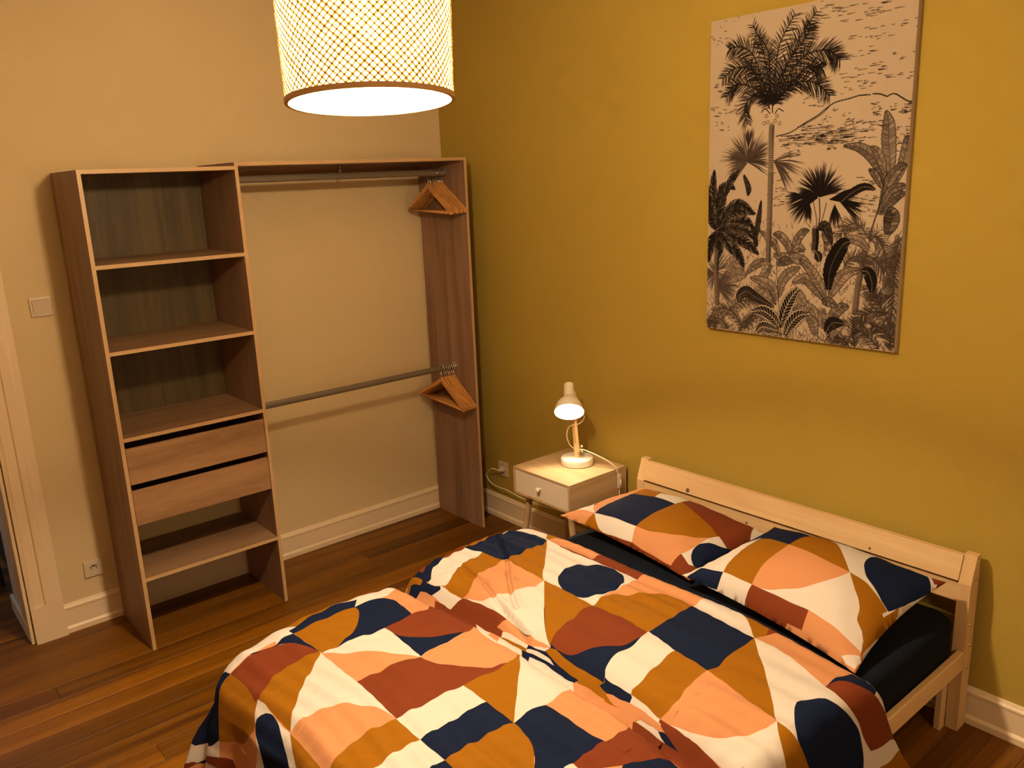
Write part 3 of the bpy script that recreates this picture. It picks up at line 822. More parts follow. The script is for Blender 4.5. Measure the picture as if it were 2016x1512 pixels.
# dark chair leg standing in the hallway
st = empty('hallway_stool', (-2.47, 0.86, 0), 'black metal stool leg glimpsed through the doorway at far left', 'stool')
put('seat', bx(-2.66, -2.32, 0.72, 1.02, 0.44, 0.47, bev=0.01), M['black'], st)
for sx, sy in ((1, -1), (-1, -1), (1, 1), (-1, 1)):
    bm = nb(); tube(bm, [(-2.49 + sx * .13, 0.87 + sy * .11, 0.44), (-2.49 + sx * .15, 0.87 + sy * .13, 0.0)], [0.014, 0.011], 8)
    put('leg', bm, M['black'], st, smooth=True)

# ================================================================ WALL FITTINGS
def wall_switch():
    r = empty('light_switch', (-2.086, 0, 1.42), 'square cream rocker light switch on the wall beside the door casing', 'switch')
    put('frame', bx(-2.127, -2.045, -0.010, 0.0, 1.418, 1.498, bev=0.003, seg=2), M['white_plastic'], r)
    bm = nb(); prism(bm, [(-0.010, 1.430), (-0.013, 1.430), (-0.020, 1.486), (-0.010, 1.488)], 'x', -2.117, -2.055)
    put('rocker', bm, M['white_plastic'], r)
wall_switch()

def socket(cx, cz, wall, label, y_c=None):
    if wall == 'back':
        r = empty('wall_socket', (cx, 0, cz - .038), label, 'socket')
        put('plate', bx(cx - .040, cx + .040, -.010, 0, cz - .038, cz + .038, bev=0.003, seg=2), M['white_plastic'], r)
        bm = nb(); lathe(bm, [(.021, 0), (.023, .0008), (.021, .0016), (.0195, .0006), (.019, -.004), (0, -.004)], (cx, -.0105, cz), (0, -1, 0), 28)
        put('socket_well', bm, M['white_plastic'], r, smooth=True)
        bm = nb(); lathe(bm, [(0, .0), (.0165, .0), (.0165, .0008), (0, .0008)], (cx, -.0106, cz), (0, -1, 0), 24)
        put('well_floor', bm, M['white_plastic'], r)
        for dx in (-.0095, .0095):
            bm = nb(); lathe(bm, [(0, 0), (.0026, 0), (.0026, .0006), (0, .0006)], (cx + dx, -.0114, cz), (0, -1, 0), 12)
            put('contact_hole', bm, M['hole_and_shade'], r)
        bm = nb(); tube(bm, [(cx, -.011, cz + .0115), (cx, -.0185, cz + .0115)], .0022, 10); put('earth_pin', bm, M['chrome'], r)
        # dark crescent standing in for the shade in the well's upper part
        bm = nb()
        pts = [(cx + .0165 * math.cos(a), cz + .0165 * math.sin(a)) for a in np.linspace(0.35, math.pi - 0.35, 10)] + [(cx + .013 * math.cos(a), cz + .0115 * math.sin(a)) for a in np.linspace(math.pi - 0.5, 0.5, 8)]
        prism(bm, pts, 'y', -.0118, -.0112); put('well_shade', bm, M['hole_and_shade'], r)
    else:
        yc = y_c
        r = empty('wall_socket', (0, yc, cz - .038), label, 'socket')
        put('plate', bx(-.010, 0, yc - .040, yc + .040, cz - .042, cz + .042, bev=0.003, seg=2), M['white_plastic'], r)
        bm = nb(); lathe(bm, [(.021, 0), (.023, .0008), (.021, .0016), (.0, .0010)], (-.0105, yc, cz), (-1, 0, 0), 28)
        put('socket_well', bm, M['white_plastic'], r, smooth=True)
    return r
socket(-2.061, .265, 'back', 'small square white power socket low on the wall left of the wardrobe')
socket(0, .302, 'right', 'white power socket on the mustard wall beside the bedside table, plug in it', y_c=-.432)

# ================================================================ WARDROBE
D, T = 0.438, 0.015
XL, XM, XR = -1.972, -1.367, -0.161      # left panel outer face, middle panel left face, right panel outer face
HC, HH, YB = 1.992, 2.007, -0.021
wd = empty('wardrobe', (-1.06, -0.22, 0), 'open oak-effect wardrobe with shelf column, two drawers and two hanging rails', 'wardrobe')
E_ = 0.0009
def panel(name, x0, x1, z0, z1, m, y1=YB, parent=None, y0=-D):
    o = put(name, bx(x0, x1, y0 + E_, y1, z0, z1), m, parent or wd)
    put('edge_band', bx(x0, x1, y0 - .0002, y0 + E_, z0, z1), M['edge'], o)
    return o
panel('side_panel', XL, XL + T, 0.0, HC, M['oak_v'])
panel('side_panel', XM, XM + T, 0.0, HH, M['oak_v'])
panel('side_panel', XR - T, XR, 0.0, HH - T, M['oak_v'])
panel('top_board', XL + T, XM, HC - T, HC, M['oak_h'])
panel('top_board', XM + T, XR, HH - T, HH, M['oak_h'])
for zt in (1.636, 1.298, 0.944, 0.331):
    panel('shelf', XL + T, XM, zt - 0.0155, zt, M['oak_h'])
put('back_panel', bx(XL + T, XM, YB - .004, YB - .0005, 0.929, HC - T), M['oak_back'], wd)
put('cleat', bx(XM + T, XR - T, YB - .016, YB - .0005, HH - T - .05, HH - T), M['oak_h'], wd)
for z0, z1 in ((0.745, 0.898), (0.568, 0.718)):
    d = nb()
    xa, xb = XL + T + .014, XM - .014
    box(d, xa, xb, -D + .018, -.05, z0 + .012, z0 + .016)
    box(d, xa, xa + .012, -D + .017, -.05, z0 + .012, z1 - .022)
    box(d, xb - .012, xb, -D + .017, -.05, z0 + .012, z1 - .022)
    box(d, xa + .012, xb - .012, -.062, -.05, z0 + .012, z1 - .022)
    dr = put('drawer', d, M['oak_h'], wd)
    put('drawer_front', bx(XL + T + .002, XM - .002, -D + .001, -D + .016, z0, z1, bev=0.0008), M['oak_drawer'], dr)
    for sx in (XL + T + .0005, XM - .0105):
        put('drawer_runner', bx(sx, sx + .010, -D + .03, -.07, z0 + .04, z0 + .058), M['rail'], dr)
RY = -0.265
HK = 0.0185 - 0.0225    # hook centre relative to the rail
for zc in (1.938, 0.908):
    bm = nb()
    for k in range(2):
        pass
    pts = [(RY + .0075 * math.cos(a), zc + .0160 * math.sin(a)) for a in np.linspace(0, 2 * math.pi, 21)[:-1]]
    prism(bm, pts, 'x', XM + T + .002, XR - T - .002)
    rl = put('hanging_rail', bm, M['rail'], wd, smooth=True)
    for xa, s in ((XM + T + .0005, 1), (XR - T - .0005, -1)):
        bm = nb(); lathe(bm, [(0, 0), (.021, 0), (.021, .003), (.0175, .004), (.0175, .014), (.016, .0145), (0, .0145)], (xa, RY, zc), (s, 0, 0), 20)
        put('rail_cup', bm, M['chrome'] if zc < 1 else M['rail'], rl, smooth=True)
bm = nb(); box(bm, -0.789, -0.781, RY - .008, RY + .008, 1.954, HH - T); put('rail_support', bm, M['rail'], wd)
for x in (XL - .0006,):
    for yy in (-D + .045, -.06):
        bm = nb(); lathe(bm, [(0, 0), (.004, 0), (.004, .0008), (0, .0008)], (XL, yy, HC - .008), (-1, 0, 0), 12)
        put('screw_cap', bm, M['edge'], wd)

# hangers
def hanger_meshes():
    W2 = 0.188
    outer = []
    n = 16
    top = []; bot = []
    for i in range(n + 1):
        u = -1 + 2 * i / n
        a = abs(u)
        zc = -0.070 - 0.118 * a ** 1.12 + 0.012 * math.exp(-(a / .12) ** 2)
        th = 0.025 - 0.007 * a
        top.append((u * W2, zc + th / 2)); bot.append((u * W2 * .985, zc - th / 2))
    bm = nb()
    for i in range(n):
        p = [top[i], top[i + 1], bot[i + 1], bot[i]]
        vs = []
        for x in (-.0055, .0055):
            vs.append([bm.verts.new((x, q[0], q[1])) for q in p])
        A, B = vs
        bm.faces.new(A[::-1]); bm.faces.new(B)
        for k in range(4):
            if (k == 1 and i < n - 1) or (k == 3 and i > 0):
                continue
            bm.faces.new((A[k], A[(k + 1) % 4], B[(k + 1) % 4], B[k]))
    bmesh.ops.remove_doubles(bm, verts=bm.verts, dist=1e-5)
    bmesh.ops.recalc_face_normals(bm, faces=bm.faces)
    me1 = bpy.data.meshes.new('hanger_yoke'); bm.to_mesh(me1); bm.free(); me1.materials.append(M['hanger'])
    bm = nb(); tube(bm, [(0, -W2 * .93, -.189), (0, W2 * .93, -.189)], .0058, 8)
    me2 = bpy.data.meshes.new('trouser_bar'); bm.to_mesh(me2); bm.free(); me2.materials.append(M['hanger']); me2.shade_smooth()
    pts = [(0, 0, -.045), (0, 0, -.020)] + [(0, .0185 * math.sin(a) , .0035 + .0185 * -math.cos(a) ) for a in np.linspace(0.15, 1.25 * math.pi, 12)]
    pts = [(0, 0, -.062), (0, 0, -.036), (0, .006, -.024)] + [(0, .0195 * math.cos(a), .0 + .0220 * math.sin(a)) for a in np.linspace(-math.pi * .30, math.pi * 1.08, 12)]
    bm = nb(); tube(bm, pts, .0017, 6)
    me3 = bpy.data.meshes.new('hook'); bm.to_mesh(me3); bm.free(); me3.materials.append(M['chrome']); me3.shade_smooth()
    return me1, me2, me3
YOKE, BAR, HOOK = hanger_meshes()
ORD = ['first', 'second', 'third', 'fourth', 'fifth', 'sixth', 'seventh', 'eighth']
def make_hanger(x, z, rz, rx, label, group):
    r = empty('clothes_hanger', (x, RY, z), label, 'hanger', group)
    r.rotation_euler = (rx, 0, rz)
    for nm, me in (('yoke', YOKE), ('trouser_bar', BAR), ('hook', HOOK)):
        link(bpy.data.objects.new(nm, me), r)
    return r
for i, (x, rz, rx) in enumerate(zip((-.279, -.266, -.2475, -.2355, -.2235, -.2115, -.1995, -.1875), (.02, .01, .02, 0, .01, -.01, .01, .0), (.05, .03, .02, .03, .01, .02, .0, .01))):
    side = ', nearest the shelves' if i == 0 else (', nearest the side panel' if i == 7 else '')
    make_hanger(x, 1.938 + HK, rz, rx, 'wooden coat hanger on the upper rail, %s from the left%s' % (ORD[i], side), 'wooden hangers on the upper rail')
for i, (x, rz, rx) in enumerate(zip((-.268, -.2505, -.2370, -.2245, -.2125, -.2000, -.1875), (.09, .02, .01, .02, .0, .01, .0), (.11, .07, .06, .06, .05, .05, .04))):
    make_hanger(x, 0.908 + HK, rz, rx, 'wooden coat hanger on the lower rail, %s from the left%s' % (ORD[i], ', turned slightly out' if i == 0 else ''), 'wooden hangers on the lower rail')

# ================================================================ BED
BY0, BY1 = -2.946, -1.506      # outer faces, right and left
bed = empty('bed_frame', (-1.06, -2.226, 0), 'low double bed frame of raw pine with a two-plank headboard', 'bed')
def post(y0, y1):
    bm = nb()
    prism(bm, [(-.030, 0), (-.087, 0), (-.090, .235), (-.090, .545), (-.058, .640), (-.030, .640)], 'y', y0, y1)
    return put('headboard_post', bm, M['pine_z'], bed)
pr = post(BY0, BY0 + .040)
pl = post(BY1 - .040, BY1)
for p_, ys, dr in ((pr, BY0, -1), (pl, BY1, 1)):
    for z, x in ((.617, -.045), (.560, -.055), (.395, -.062), (.315, -.050), (.235, -.055)):
        bm = nb(); lathe(bm, [(0, 0), (.0065, 0), (.0055, .0022), (0, .003)], (x, ys, z), (0, dr, 0), 12)
        put('bolt_cap', bm, M['brass'], p_, smooth=True)
    ya = BY0 + .0405 if dr < 0 else BY1 - .0405 - .022
    put('leg_block', bx(-.128, -.0905, ya, ya + .022, 0, .235, bev=.002), M['pine_z'], bed)
bm = nb(); prism(bm, [(-.0935, .553), (-.0665, .634), (-.047, .634), (-.060, .553)], 'y', BY0 + .0405, BY1 - .0405)
put('headboard_plank', bm, M['pine'], bed)
for ky, kz, kr in ((-1.792, .566, .0105), (-2.09, .507, .0055), (-2.602, .566, .0050)):
    x_ = -.0935 + (kz - .553) / 3 if kz > .55 else -.0905 + (kz - .478) * .032
    kb = nb(); lathe(kb, [(0, 0), (kr * .8, 0), (kr, -.0006), (0, -.0006)], (x_ - .0004, ky, kz), (-1, 0, .33 if kz > .55 else 0), 14)
    put('knot', kb, M['knot'], bed)
bm = nb(); prism(bm, [(-.0905, .478), (-.0885, .541), (-.066, .541), (-.066, .478)], 'y', BY0 + .0405, BY1 - .0405)
put('headboard_plank', bm, M['pine'], bed)
for ya in (BY0, BY1 - .022):
    put('side_rail', bx(-2.060, -.0905, ya, ya + .022, .236, .306, bev=.0025), M['pine_x'], bed)
    put('slat_ledge', bx(-2.0, -.14, ya + .0225 if ya < -2 else ya - .0205, (ya + .0225 if ya < -2 else ya - .0205) + .02, .240, .262), M['pine_x'], bed)
put('foot_plank', bx(-2.084, -2.0605, BY0, BY1, .215, .306, bev=.0025), M['pine'], bed)
for ya in (BY0 + .0225, BY1 - .0625):
    put('leg', bx(-2.060, -2.020, ya, ya + .040, 0, .239, bev=.002), M['pine_z'], bed)
for i in range(14):
    x = -.17 - i * .138
    put('slat', bx(x - .07, x, BY0 + .024, BY1 - .024, .2625, .278), M['pine'], bed)

# mattress in its navy fitted sheet
def mattress():
    bm = nb()
    nx, ny = 60, 44
    X0, X1, Y0, Y1, Z0, Z1 = -2.025, -.098, -2.921, -1.548, .2785, .444
    # rounded box via superellipse sections
    def ring(z, inset, wob):
        pts = []
        r = .06
        cx0, cx1, cy0, cy1 = X0 + inset + r, X1 - inset - r, Y0 + inset + r, Y1 - inset - r
        for (cx, cy, a0) in ((cx1, cy1, 0), (cx0, cy1, 90), (cx0, cy0, 180), (cx1, cy0, 270)):
            for k in range(7):
                a = math.radians(a0 + k * 15)
                pts.append((cx + r * math.cos(a), cy + r * math.sin(a)))
            nxt = {0: (cx0, cy1, 90), 90: (cx0, cy0, 180), 180: (cx1, cy0, 270), 270: (cx1, cy1, 0)}[a0]
            a = math.radians(a0 + 90); b = math.radians(nxt[2])
            p = pts[-1]; q = (nxt[0] + r * math.cos(b), nxt[1] + r * math.sin(b))
            for k in range(1, 30):
                t = k / 30
                pts.append((p[0] + (q[0] - p[0]) * t, p[1] + (q[1] - p[1]) * t))
        out = []
        for i, (x, y) in enumerate(pts):
            w = wob * (math.sin(i * .9 + z * 30) + .6 * math.sin(i * 2.3 + z * 55))
            out.append(bm.verts.new((x + w * .6, y + w * .6, z + wob * .8 * math.sin(i * .55))))
        return out
    rings = [ring(Z0, .02, 0), ring(Z0 + .004, .004, .0006), ring(.305, 0, .0012), ring(.335, -.001, .0022), ring(.36, 0, .0026), ring(.385, -.001, .0024),
             ring(.405, .0, .0022), ring(.420, .004, .0016), ring(.432, .013, .0010), ring(.440, .028, .0005), ring(.443, .05, .0003)]
    for a, b in zip(rings, rings[1:]):
        n = len(a)
        for k in range(n):
            bm.faces.new((a[k], a[(k + 1) % n], b[(k + 1) % n], b[k]))
    bm.faces.new(rings[-1]); bm.faces.new(rings[0][::-1])
    bmesh.ops.recalc_face_normals(bm, faces=bm.faces)
    return bm
mt = put('mattress', mattress(), M['sheet'], None, smooth='all')
tag(mt, 'mattress in a very dark navy fitted sheet lying in the pine bed frame', 'mattress')
# ---------------------------------------------------------------- printed cotton: the print is cut into the mesh
def parse(txt):
    out = []
    for ln in txt.strip().splitlines():
        w = ln.split()
        v = [int(k) / 1000 for k in w[1:]]
        out.append((w[0], np.array(v).reshape(-1, 2)))
    return out

def inside(poly, P):
    x, y = P[:, 0], P[:, 1]
    r = np.zeros(len(P), bool)
    n = len(poly)
    for i in range(n):
        x1, y1 = poly[i]; x2, y2 = poly[(i + 1) % n]
        if y1 == y2: continue
        c = ((y1 > y) != (y2 > y)) & (x < (x2 - x1) * (y - y1) / (y2 - y1) + x1)
        r ^= c
    return r

def smooth_poly(p, step):
    """round the gentle corners of a traced outline, keep the sharp ones"""
    n = len(p)
    keep = []
    for i in range(n):
        a, b, c = p[i - 1], p[i], p[(i + 1) % n]
        u = b - a; v = c - b
        nu, nv = np.hypot(*u), np.hypot(*v)
        cs = (u @ v) / (nu * nv + 1e-9)
        keep.append(cs < 0.62)
    out = []
    for i in range(n):
        p0, p1, p2, p3 = p[i - 1], p[i], p[(i + 1) % n], p[(i + 2) % n]
        m1 = (p2 - p0) / 2 if not keep[i] else (p2 - p1)
        m2 = (p3 - p1) / 2 if not keep[(i + 1) % n] else (p2 - p1)
        L = np.hypot(*(p2 - p1))
        m1 = m1 * min(1, 1.2 * L / (np.hypot(*m1) + 1e-9)); m2 = m2 * min(1, 1.2 * L / (np.hypot(*m2) + 1e-9))
        k = max(1, min(6, int(L / step)))
        for j in range(k):
            t = j / k
            h = [(2 * t ** 3 - 3 * t ** 2 + 1), (t ** 3 - 2 * t ** 2 + t), (-2 * t ** 3 + 3 * t ** 2), (t ** 3 - t ** 2)]
            out.append(h[0] * p1 + h[1] * m1 + h[2] * p2 + h[3] * m2)
    return np.array(out)

def printed_mesh(name, lo, hi, step, patches, base, f, extra=()):
    """cut the rectangle lo..hi along every patch outline, lift it with f(a, b)"""
    na = max(2, int(round((hi[0] - lo[0]) / step))); nb_ = max(2, int(round((hi[1] - lo[1]) / step)))
    A = np.linspace(lo[0], hi[0], na + 1); B = np.linspace(lo[1], hi[1], nb_ + 1)
    pts = []
    for i, a in enumerate(A):
        for j, b in enumerate(B):
            ja = 0 if i in (0, na) or j in (0, nb_) else 0.12 * step
            pts.append((a + ja * math.sin(i * 12.9 + j * 78.2), b + ja * math.sin(i * 39.3 + j * 11.1)))
    polys = [(c, np.clip(smooth_poly(p, step), lo, hi)) for c, p in patches]
    edges = []
    for L in extra:
        for a, b in zip(L, L[1:]):
            d = b - a; ln = np.hypot(*d); n = np.array([-d[1], d[0]]) / (ln + 1e-9)
            for k in range(max(1, int(ln / 0.007))):
                for o in (-.018, -.011, -.005, 0.0, .005, .011, .018):
                    pts.append(tuple(float(v) for v in a + d * (k / max(1, int(ln / 0.007))) + n * o))
    seen = {}
    def add(p):
        k = (round(float(p[0]) / (step * .10)), round(float(p[1]) / (step * .10)))
        if k in seen: return seen[k]
        seen[k] = len(pts); pts.append((float(p[0]), float(p[1])))
        return seen[k]
    for c, p in polys:
        ids = [add(q) for q in p]
        for i in range(len(ids)):
            a, b = ids[i], ids[(i + 1) % len(ids)]
            if a != b: edges.append((a, b))
    border = [(lo[0], lo[1]), (hi[0], lo[1]), (hi[0], hi[1]), (lo[0], hi[1])]
    V, E2, F, *_ = delaunay_2d_cdt([Vector(p) for p in pts], edges, [], 0, 1e-6, False)
    V = np.array([(v[0], v[1]) for v in V])
    F = np.array([t for t in F if len(t) == 3])
    a, b, c = V[F[:, 0]], V[F[:, 1]], V[F[:, 2]]
    area = (b[:, 0] - a[:, 0]) * (c[:, 1] - a[:, 1]) - (b[:, 1] - a[:, 1]) * (c[:, 0] - a[:, 0])
    F = F[np.abs(area) > 1e-13]
    cen = V[F].mean(1)
    idx = base(cen)
    for cn, p in polys:
        idx[inside(p, cen)] = 'NWOPR'.index(cn)
    X = f(V[:, 0], V[:, 1])
    return V, F, idx, X

def cells(cen, size, seed):
    """the print where the camera does not reach: blocks and quarter discs"""
    g = np.floor(cen / size).astype(int)
    fr = cen / size - g
    h = (g[:, 0] * 73 + g[:, 1] * 151 + seed) % 97
    c1 = np.array([1, 2, 3, 0, 4, 1, 3])[h % 7]
    c2 = np.array([2, 3, 1, 4, 0, 3, 1])[(h // 7) % 7]
    ox = (h % 2); oy = (h // 2) % 2
    r = np.hypot(fr[:, 0] - ox, fr[:, 1] - oy)
    return np.where(r < 1.0, c1, c2)

def cell_patches(lo, hi, size, seed):
    """the same blocks as outlines, so their edges are cut cleanly too"""
    out = []
    for i in range(int(math.floor(lo[0] / size)), int(math.ceil(hi[0] / size))):
        for j in range(int(math.floor(lo[1] / size)), int(math.ceil(hi[1] / size))):
            h = ((i + 43) * 73 + (j + 43) * 151 + seed) % 97
            c1 = 'WOPNRWP'[h % 7]; c2 = 'OPWRNPW'[(h // 7) % 7]
            x0, y0 = i * size, j * size
            out.append((c2, np.array([(x0, y0), (x0 + size, y0), (x0 + size, y0 + size), (x0, y0 + size)])))
            ox, oy = h % 2, (h // 2) % 2
            cx, cy = x0 + ox * size, y0 + oy * size
            sx, sy = 1 - 2 * ox, 1 - 2 * oy
            arc = [(cx, cy)] + [(cx + sx * size * math.cos(a), cy + sy * size * math.sin(a)) for a in np.linspace(0, math.pi / 2, 11)]
            out.append((c1, np.array(arc)))
    return out

def mesh_from(name, X, F, idx, mats):
    me = bpy.data.meshes.new(name)
    me.from_pydata(X.tolist(), [], F.tolist())
    for m in mats: me.materials.append(m)
    me.polygons.foreach_set('material_index', np.asarray(idx, np.int32))
    me.shade_smooth()
    me.update()
    return me

FABS = [FAB[k] for k in 'NWOPR']

# duvet
CREASES = parse(DUVET_CREASES)
def seg_dist(P, L):
    best = np.full(len(P), 9.0); side = np.zeros(len(P))
    for a, b in zip(L, L[1:]):
        d = b - a; t = np.clip(((P - a) @ d) / (d @ d), 0, 1)
        q = P - (a + t[:, None] * d)
        dist = np.hypot(q[:, 0], q[:, 1])
        m = dist < best
        best = np.where(m, dist, best)
        side = np.where(m, np.sign(d[0] * q[:, 1] - d[1] * q[:, 0]), side)
    return best, side
def duvet_f(s, t):
    X = duvet_xyz(s, t, ripple=True)
    P = np.stack([s, t], -1)
    for _, L in CREASES:
        d, sd = seg_dist(P, L)
        X[:, 2] += -0.010 * np.exp(-(d / 0.007) ** 2) + 0.007 * np.exp(-((d - 0.013) / 0.009) ** 2) * (sd > 0) + 0.003 * np.exp(-((d - 0.02) / 0.012) ** 2) * (sd < 0)
    return X
patches = cell_patches((0.0, -0.40), (1.68, 1.80), 0.23, 5) + parse(DUVET_PATCHES)
V, F, idx, X = printed_mesh('duvet', (0.0, -0.40), (1.68, 1.80), 0.0125, patches, lambda c: cells(c + 10.0, 0.23, 5), duvet_f, [L for _, L in CREASES])
def fd_normals(f, V, h=0.003):
    a, b = V[:, 0], V[:, 1]
    du = f(a + h, b) - f(a - h, b); dv = f(a, b + h) - f(a, b - h)
    n = np.cross(du, dv)
    n /= (np.linalg.norm(n, axis=1, keepdims=True) + 1e-12)
    return n
N = fd_normals(duvet_f, V)
fn = np.cross(X[F[:, 1]] - X[F[:, 0]], X[F[:, 2]] - X[F[:, 0]])
if N[:, 2].sum() < 0: N = -N
flip = (fn * (N[F[:, 0]] + N[F[:, 1]] + N[F[:, 2]])).sum(1) < 0
f2 = (X[F] - X[F].mean(1, keepdims=True))
ar2 = (V[F[:, 1], 0] - V[F[:, 0], 0]) * (V[F[:, 2], 1] - V[F[:, 0], 1]) - (V[F[:, 1], 1] - V[F[:, 0], 1]) * (V[F[:, 2], 0] - V[F[:, 0], 0])
sg = 1 if (np.sign(ar2) * np.where(flip, -1, 1)).sum() > 0 else -1
flip = np.sign(ar2) * sg < 0
F[flip] = F[flip][:, ::-1]
# the under layer of the cover and a rim all the way round
eset = {}
for t in F:
    for p, q in ((t[0], t[1]), (t[1], t[2]), (t[2], t[0])):
        eset[(int(p), int(q))] = eset.get((int(p), int(q)), 0) + 1
onb = (np.abs(V[:, 0]) < 1e-4) | (np.abs(V[:, 0] - 1.68) < 1e-4) | (np.abs(V[:, 1] + 0.40) < 1e-4) | (np.abs(V[:, 1] - 1.80) < 1e-4)
rim = [(p, q) for (p, q) in eset if (q, p) not in eset and onb[p] and onb[q]]
nv_ = len(X)
faces = [tuple(map(int, t)) for t in F] + [(int(t[0]) + nv_, int(t[2]) + nv_, int(t[1]) + nv_) for t in F] + [(q, p, p + nv_, q + nv_) for p, q in rim]
dc = X.mean(0); loc = Vector((float(dc[0]), float(dc[1]), 0))
XX = np.vstack([X, X - N * 0.005]) - np.array(loc)
me = bpy.data.meshes.new('duvet')
me.from_pydata(XX.tolist(), [], faces)
for m in FABS: me.materials.append(m)
me.polygons.foreach_set('material_index', np.concatenate([idx, idx, np.full(len(rim), 1)]).astype(np.int32))
me.shade_smooth()
me.update()
me.normals_split_custom_set_from_vertices(np.vstack([N, -N]).tolist())
duvet = link(bpy.data.objects.new('duvet', me))
duvet.location = loc
tag(duvet, 'puffy duvet in a geometric navy, cream, ochre and rust print spread over the bed', 'duvet')

# pillows
def make_pillow(key, txt, base_idx, label, seed):
    pt = parse(txt)
    V, F, idx, X = printed_mesh('pillow', (0, 0), (1, 1), 0.022, pt, base_idx, lambda u, v: pillow_xyz(key, u, v, True, True))
    V2, F2, idx2, X2 = printed_mesh('pillow', (0, 0), (1, 1), 0.04, cell_patches((0, 0), (1, 1), 0.33, seed), lambda c: cells(c + 3.1, 0.33, seed), lambda u, v: pillow_xyz(key, u, v, False))
    c = X.mean(0); lo = X2[:, 2].min(); loc = np.array([c[0], c[1], lo])
    Xa = np.vstack([X, X2]) - loc
    # wind top up, underside down
    def orient(X, F, up):
        n = np.cross(X[F[:, 1]] - X[F[:, 0]], X[F[:, 2]] - X[F[:, 0]]).sum(0)
        return F if (n[2] > 0) == up else F[:, ::-1]
    Fa = np.vstack([orient(X, F, True), orient(X2, F2, False) + len(X)])
    me = mesh_from('pillow', Xa, Fa, np.concatenate([idx, idx2]), FABS)
    bm = bmesh.new(); bm.from_mesh(me)
    bmesh.ops.remove_doubles(bm, verts=[v for v in bm.verts if v.is_boundary], dist=0.0035)
    bm.to_mesh(me); bm.free()
    me.shade_smooth()
    o = link(bpy.data.objects.new('pillow', me)); o.location = loc
    tag(o, label, 'pillow', 'pillows on the bed')
    return o
make_pillow('a', PILLOW_A_PATCHES, lambda c: np.where(c[:, 1] < .12, 4, 2), 'geometric-print pillow beside the bedside table, partly under the other pillow', 3)
make_pillow('b', PILLOW_B_PATCHES, lambda c: np.where((c[:, 0] > .9) & (c[:, 1] > .9), 4, np.where(c[:, 1] < .12, np.where(c[:, 0] < .28, 1, np.where(c[:, 0] < .62, 4, 3)), np.where(c[:, 0] < .2, 0, 1))), 'geometric-print pillow nearer the right bed post, resting on top of its neighbour', 9)
# ================================================================ BEDSIDE TABLE
NX0, NX1, NY0, NY1, NZ0, NZ1 = -.395, -.022, -1.378, -.992, .425, .560
nt_ = empty('bedside_table', ((NX0 + NX1) / 2, (NY0 + NY1) / 2, 0), 'small oak bedside table with a white drawer and angled legs, lamp on top', 'bedside table')
t = .011
put('top_board', bx(NX0, NX1, NY0, NY1, NZ1 - t, NZ1, bev=.001), M['table_oak'], nt_)
put('bottom_board', bx(NX0 + .002, NX1, NY0 + .0005, NY1 - .0005, NZ0, NZ0 + t), M['table_oak_side'], nt_)
put('side_board', bx(NX0, NX1, NY0, NY0 + t, NZ0 + t, NZ1 - t), M['table_oak_side'], nt_)
put('side_board', bx(NX0, NX1, NY1 - t, NY1, NZ0 + t, NZ1 - t), M['table_oak_side'], nt_)
put('back_board', bx(NX1 - .008, NX1 - .001, NY0 + t, NY1 - t, NZ0 + t, NZ1 - t), M['table_oak_side'], nt_)
dr = put('drawer', bx(NX0 + .003, NX0 + .018, NY0 + t + .001, NY1 - t - .001, NZ0 + .002, NZ1 - t - .003, bev=.001), M['drawer_white'], nt_)
bm = nb(); lathe(bm, [(0, 0), (.005, 0), (.005, .007), (.009, .012), (.0115, .018), (.010, .023), (.005, .026), (0, .0265)], (NX0 + .003, -1.180, .4925), (-1, 0, 0), 20)
put('knob', bm, M['white_metal'], dr, smooth=True)
for sx, sy in ((-1, 1), (-1, -1), (1, 1), (1, -1)):
    cx = NX0 + .055 if sx < 0 else NX1 - .055
    cy = NY1 - .055 if sy > 0 else NY0 + .055
    bm = nb(); tube(bm, [(cx, cy, NZ0 - .0005), (cx + sx * .012, cy + sy * .035, .21), (cx + sx * .024, cy + sy * .052, 0.0)], [.0165, .014, .010], 14)
    put('leg', bm, M['table_oak_side'], nt_, smooth=True)

# ================================================================ TABLE LAMP
BX_, BYY, BZ = -.160, -1.190, NZ1
lamp = empty('table_lamp', (BX_, BYY, BZ), 'lit white jointed reading lamp with wooden arms on the bedside table', 'lamp')
bm = nb(); lathe(bm, [(0, 0), (.074, 0), (.077, .003), (.077, .030), (.074, .034), (0, .034)], (BX_, BYY, BZ), (0, 0, 1), 40)
put('base', bm, M['white_metal'], lamp, smooth=True)
# stem stub and two parallel wooden arms
put('stem', bx(BX_ - .010, BX_ + .010, BYY - .011, BYY + .011, BZ + .034, BZ + .100, bev=.0015), M['lamp_wood'], lamp)
HEAD_END = Vector((BX_ - .012, BYY + .012, BZ + .345))
for s in (-1, 1):
    bm = nb()
    a = Vector((BX_ + s * .005, BYY + s * .0155, BZ + .062)); b = Vector((HEAD_END.x + s * .003, HEAD_END.y + s * .010, HEAD_END.z))
    r = box(nb(), -.004, .004, -.0065, .0065, 0, (b - a).length, bev=.001)
    q = (b - a).to_track_quat('Z', 'Y')
    bmesh.ops.rotate(r, verts=r.verts, matrix=q.to_matrix(), cent=(0, 0, 0)); bmesh.ops.translate(r, verts=r.verts, vec=a)
    bm.free()
    put('arm', r, M['lamp_wood'], lamp)
put('arm_brace', bx(HEAD_END.x - .012, HEAD_END.x + .012, HEAD_END.y - .012, HEAD_END.y + .012, HEAD_END.z - .012, HEAD_END.z + .012, bev=.003), M['white_metal'], lamp)
AX = Vector((-.70 * .74, -.714 * .74, -.672)).normalized()
OC = Vector((-.235, -1.222, .838))            # centre of the shade's mouth
SH0 = OC - AX * .155
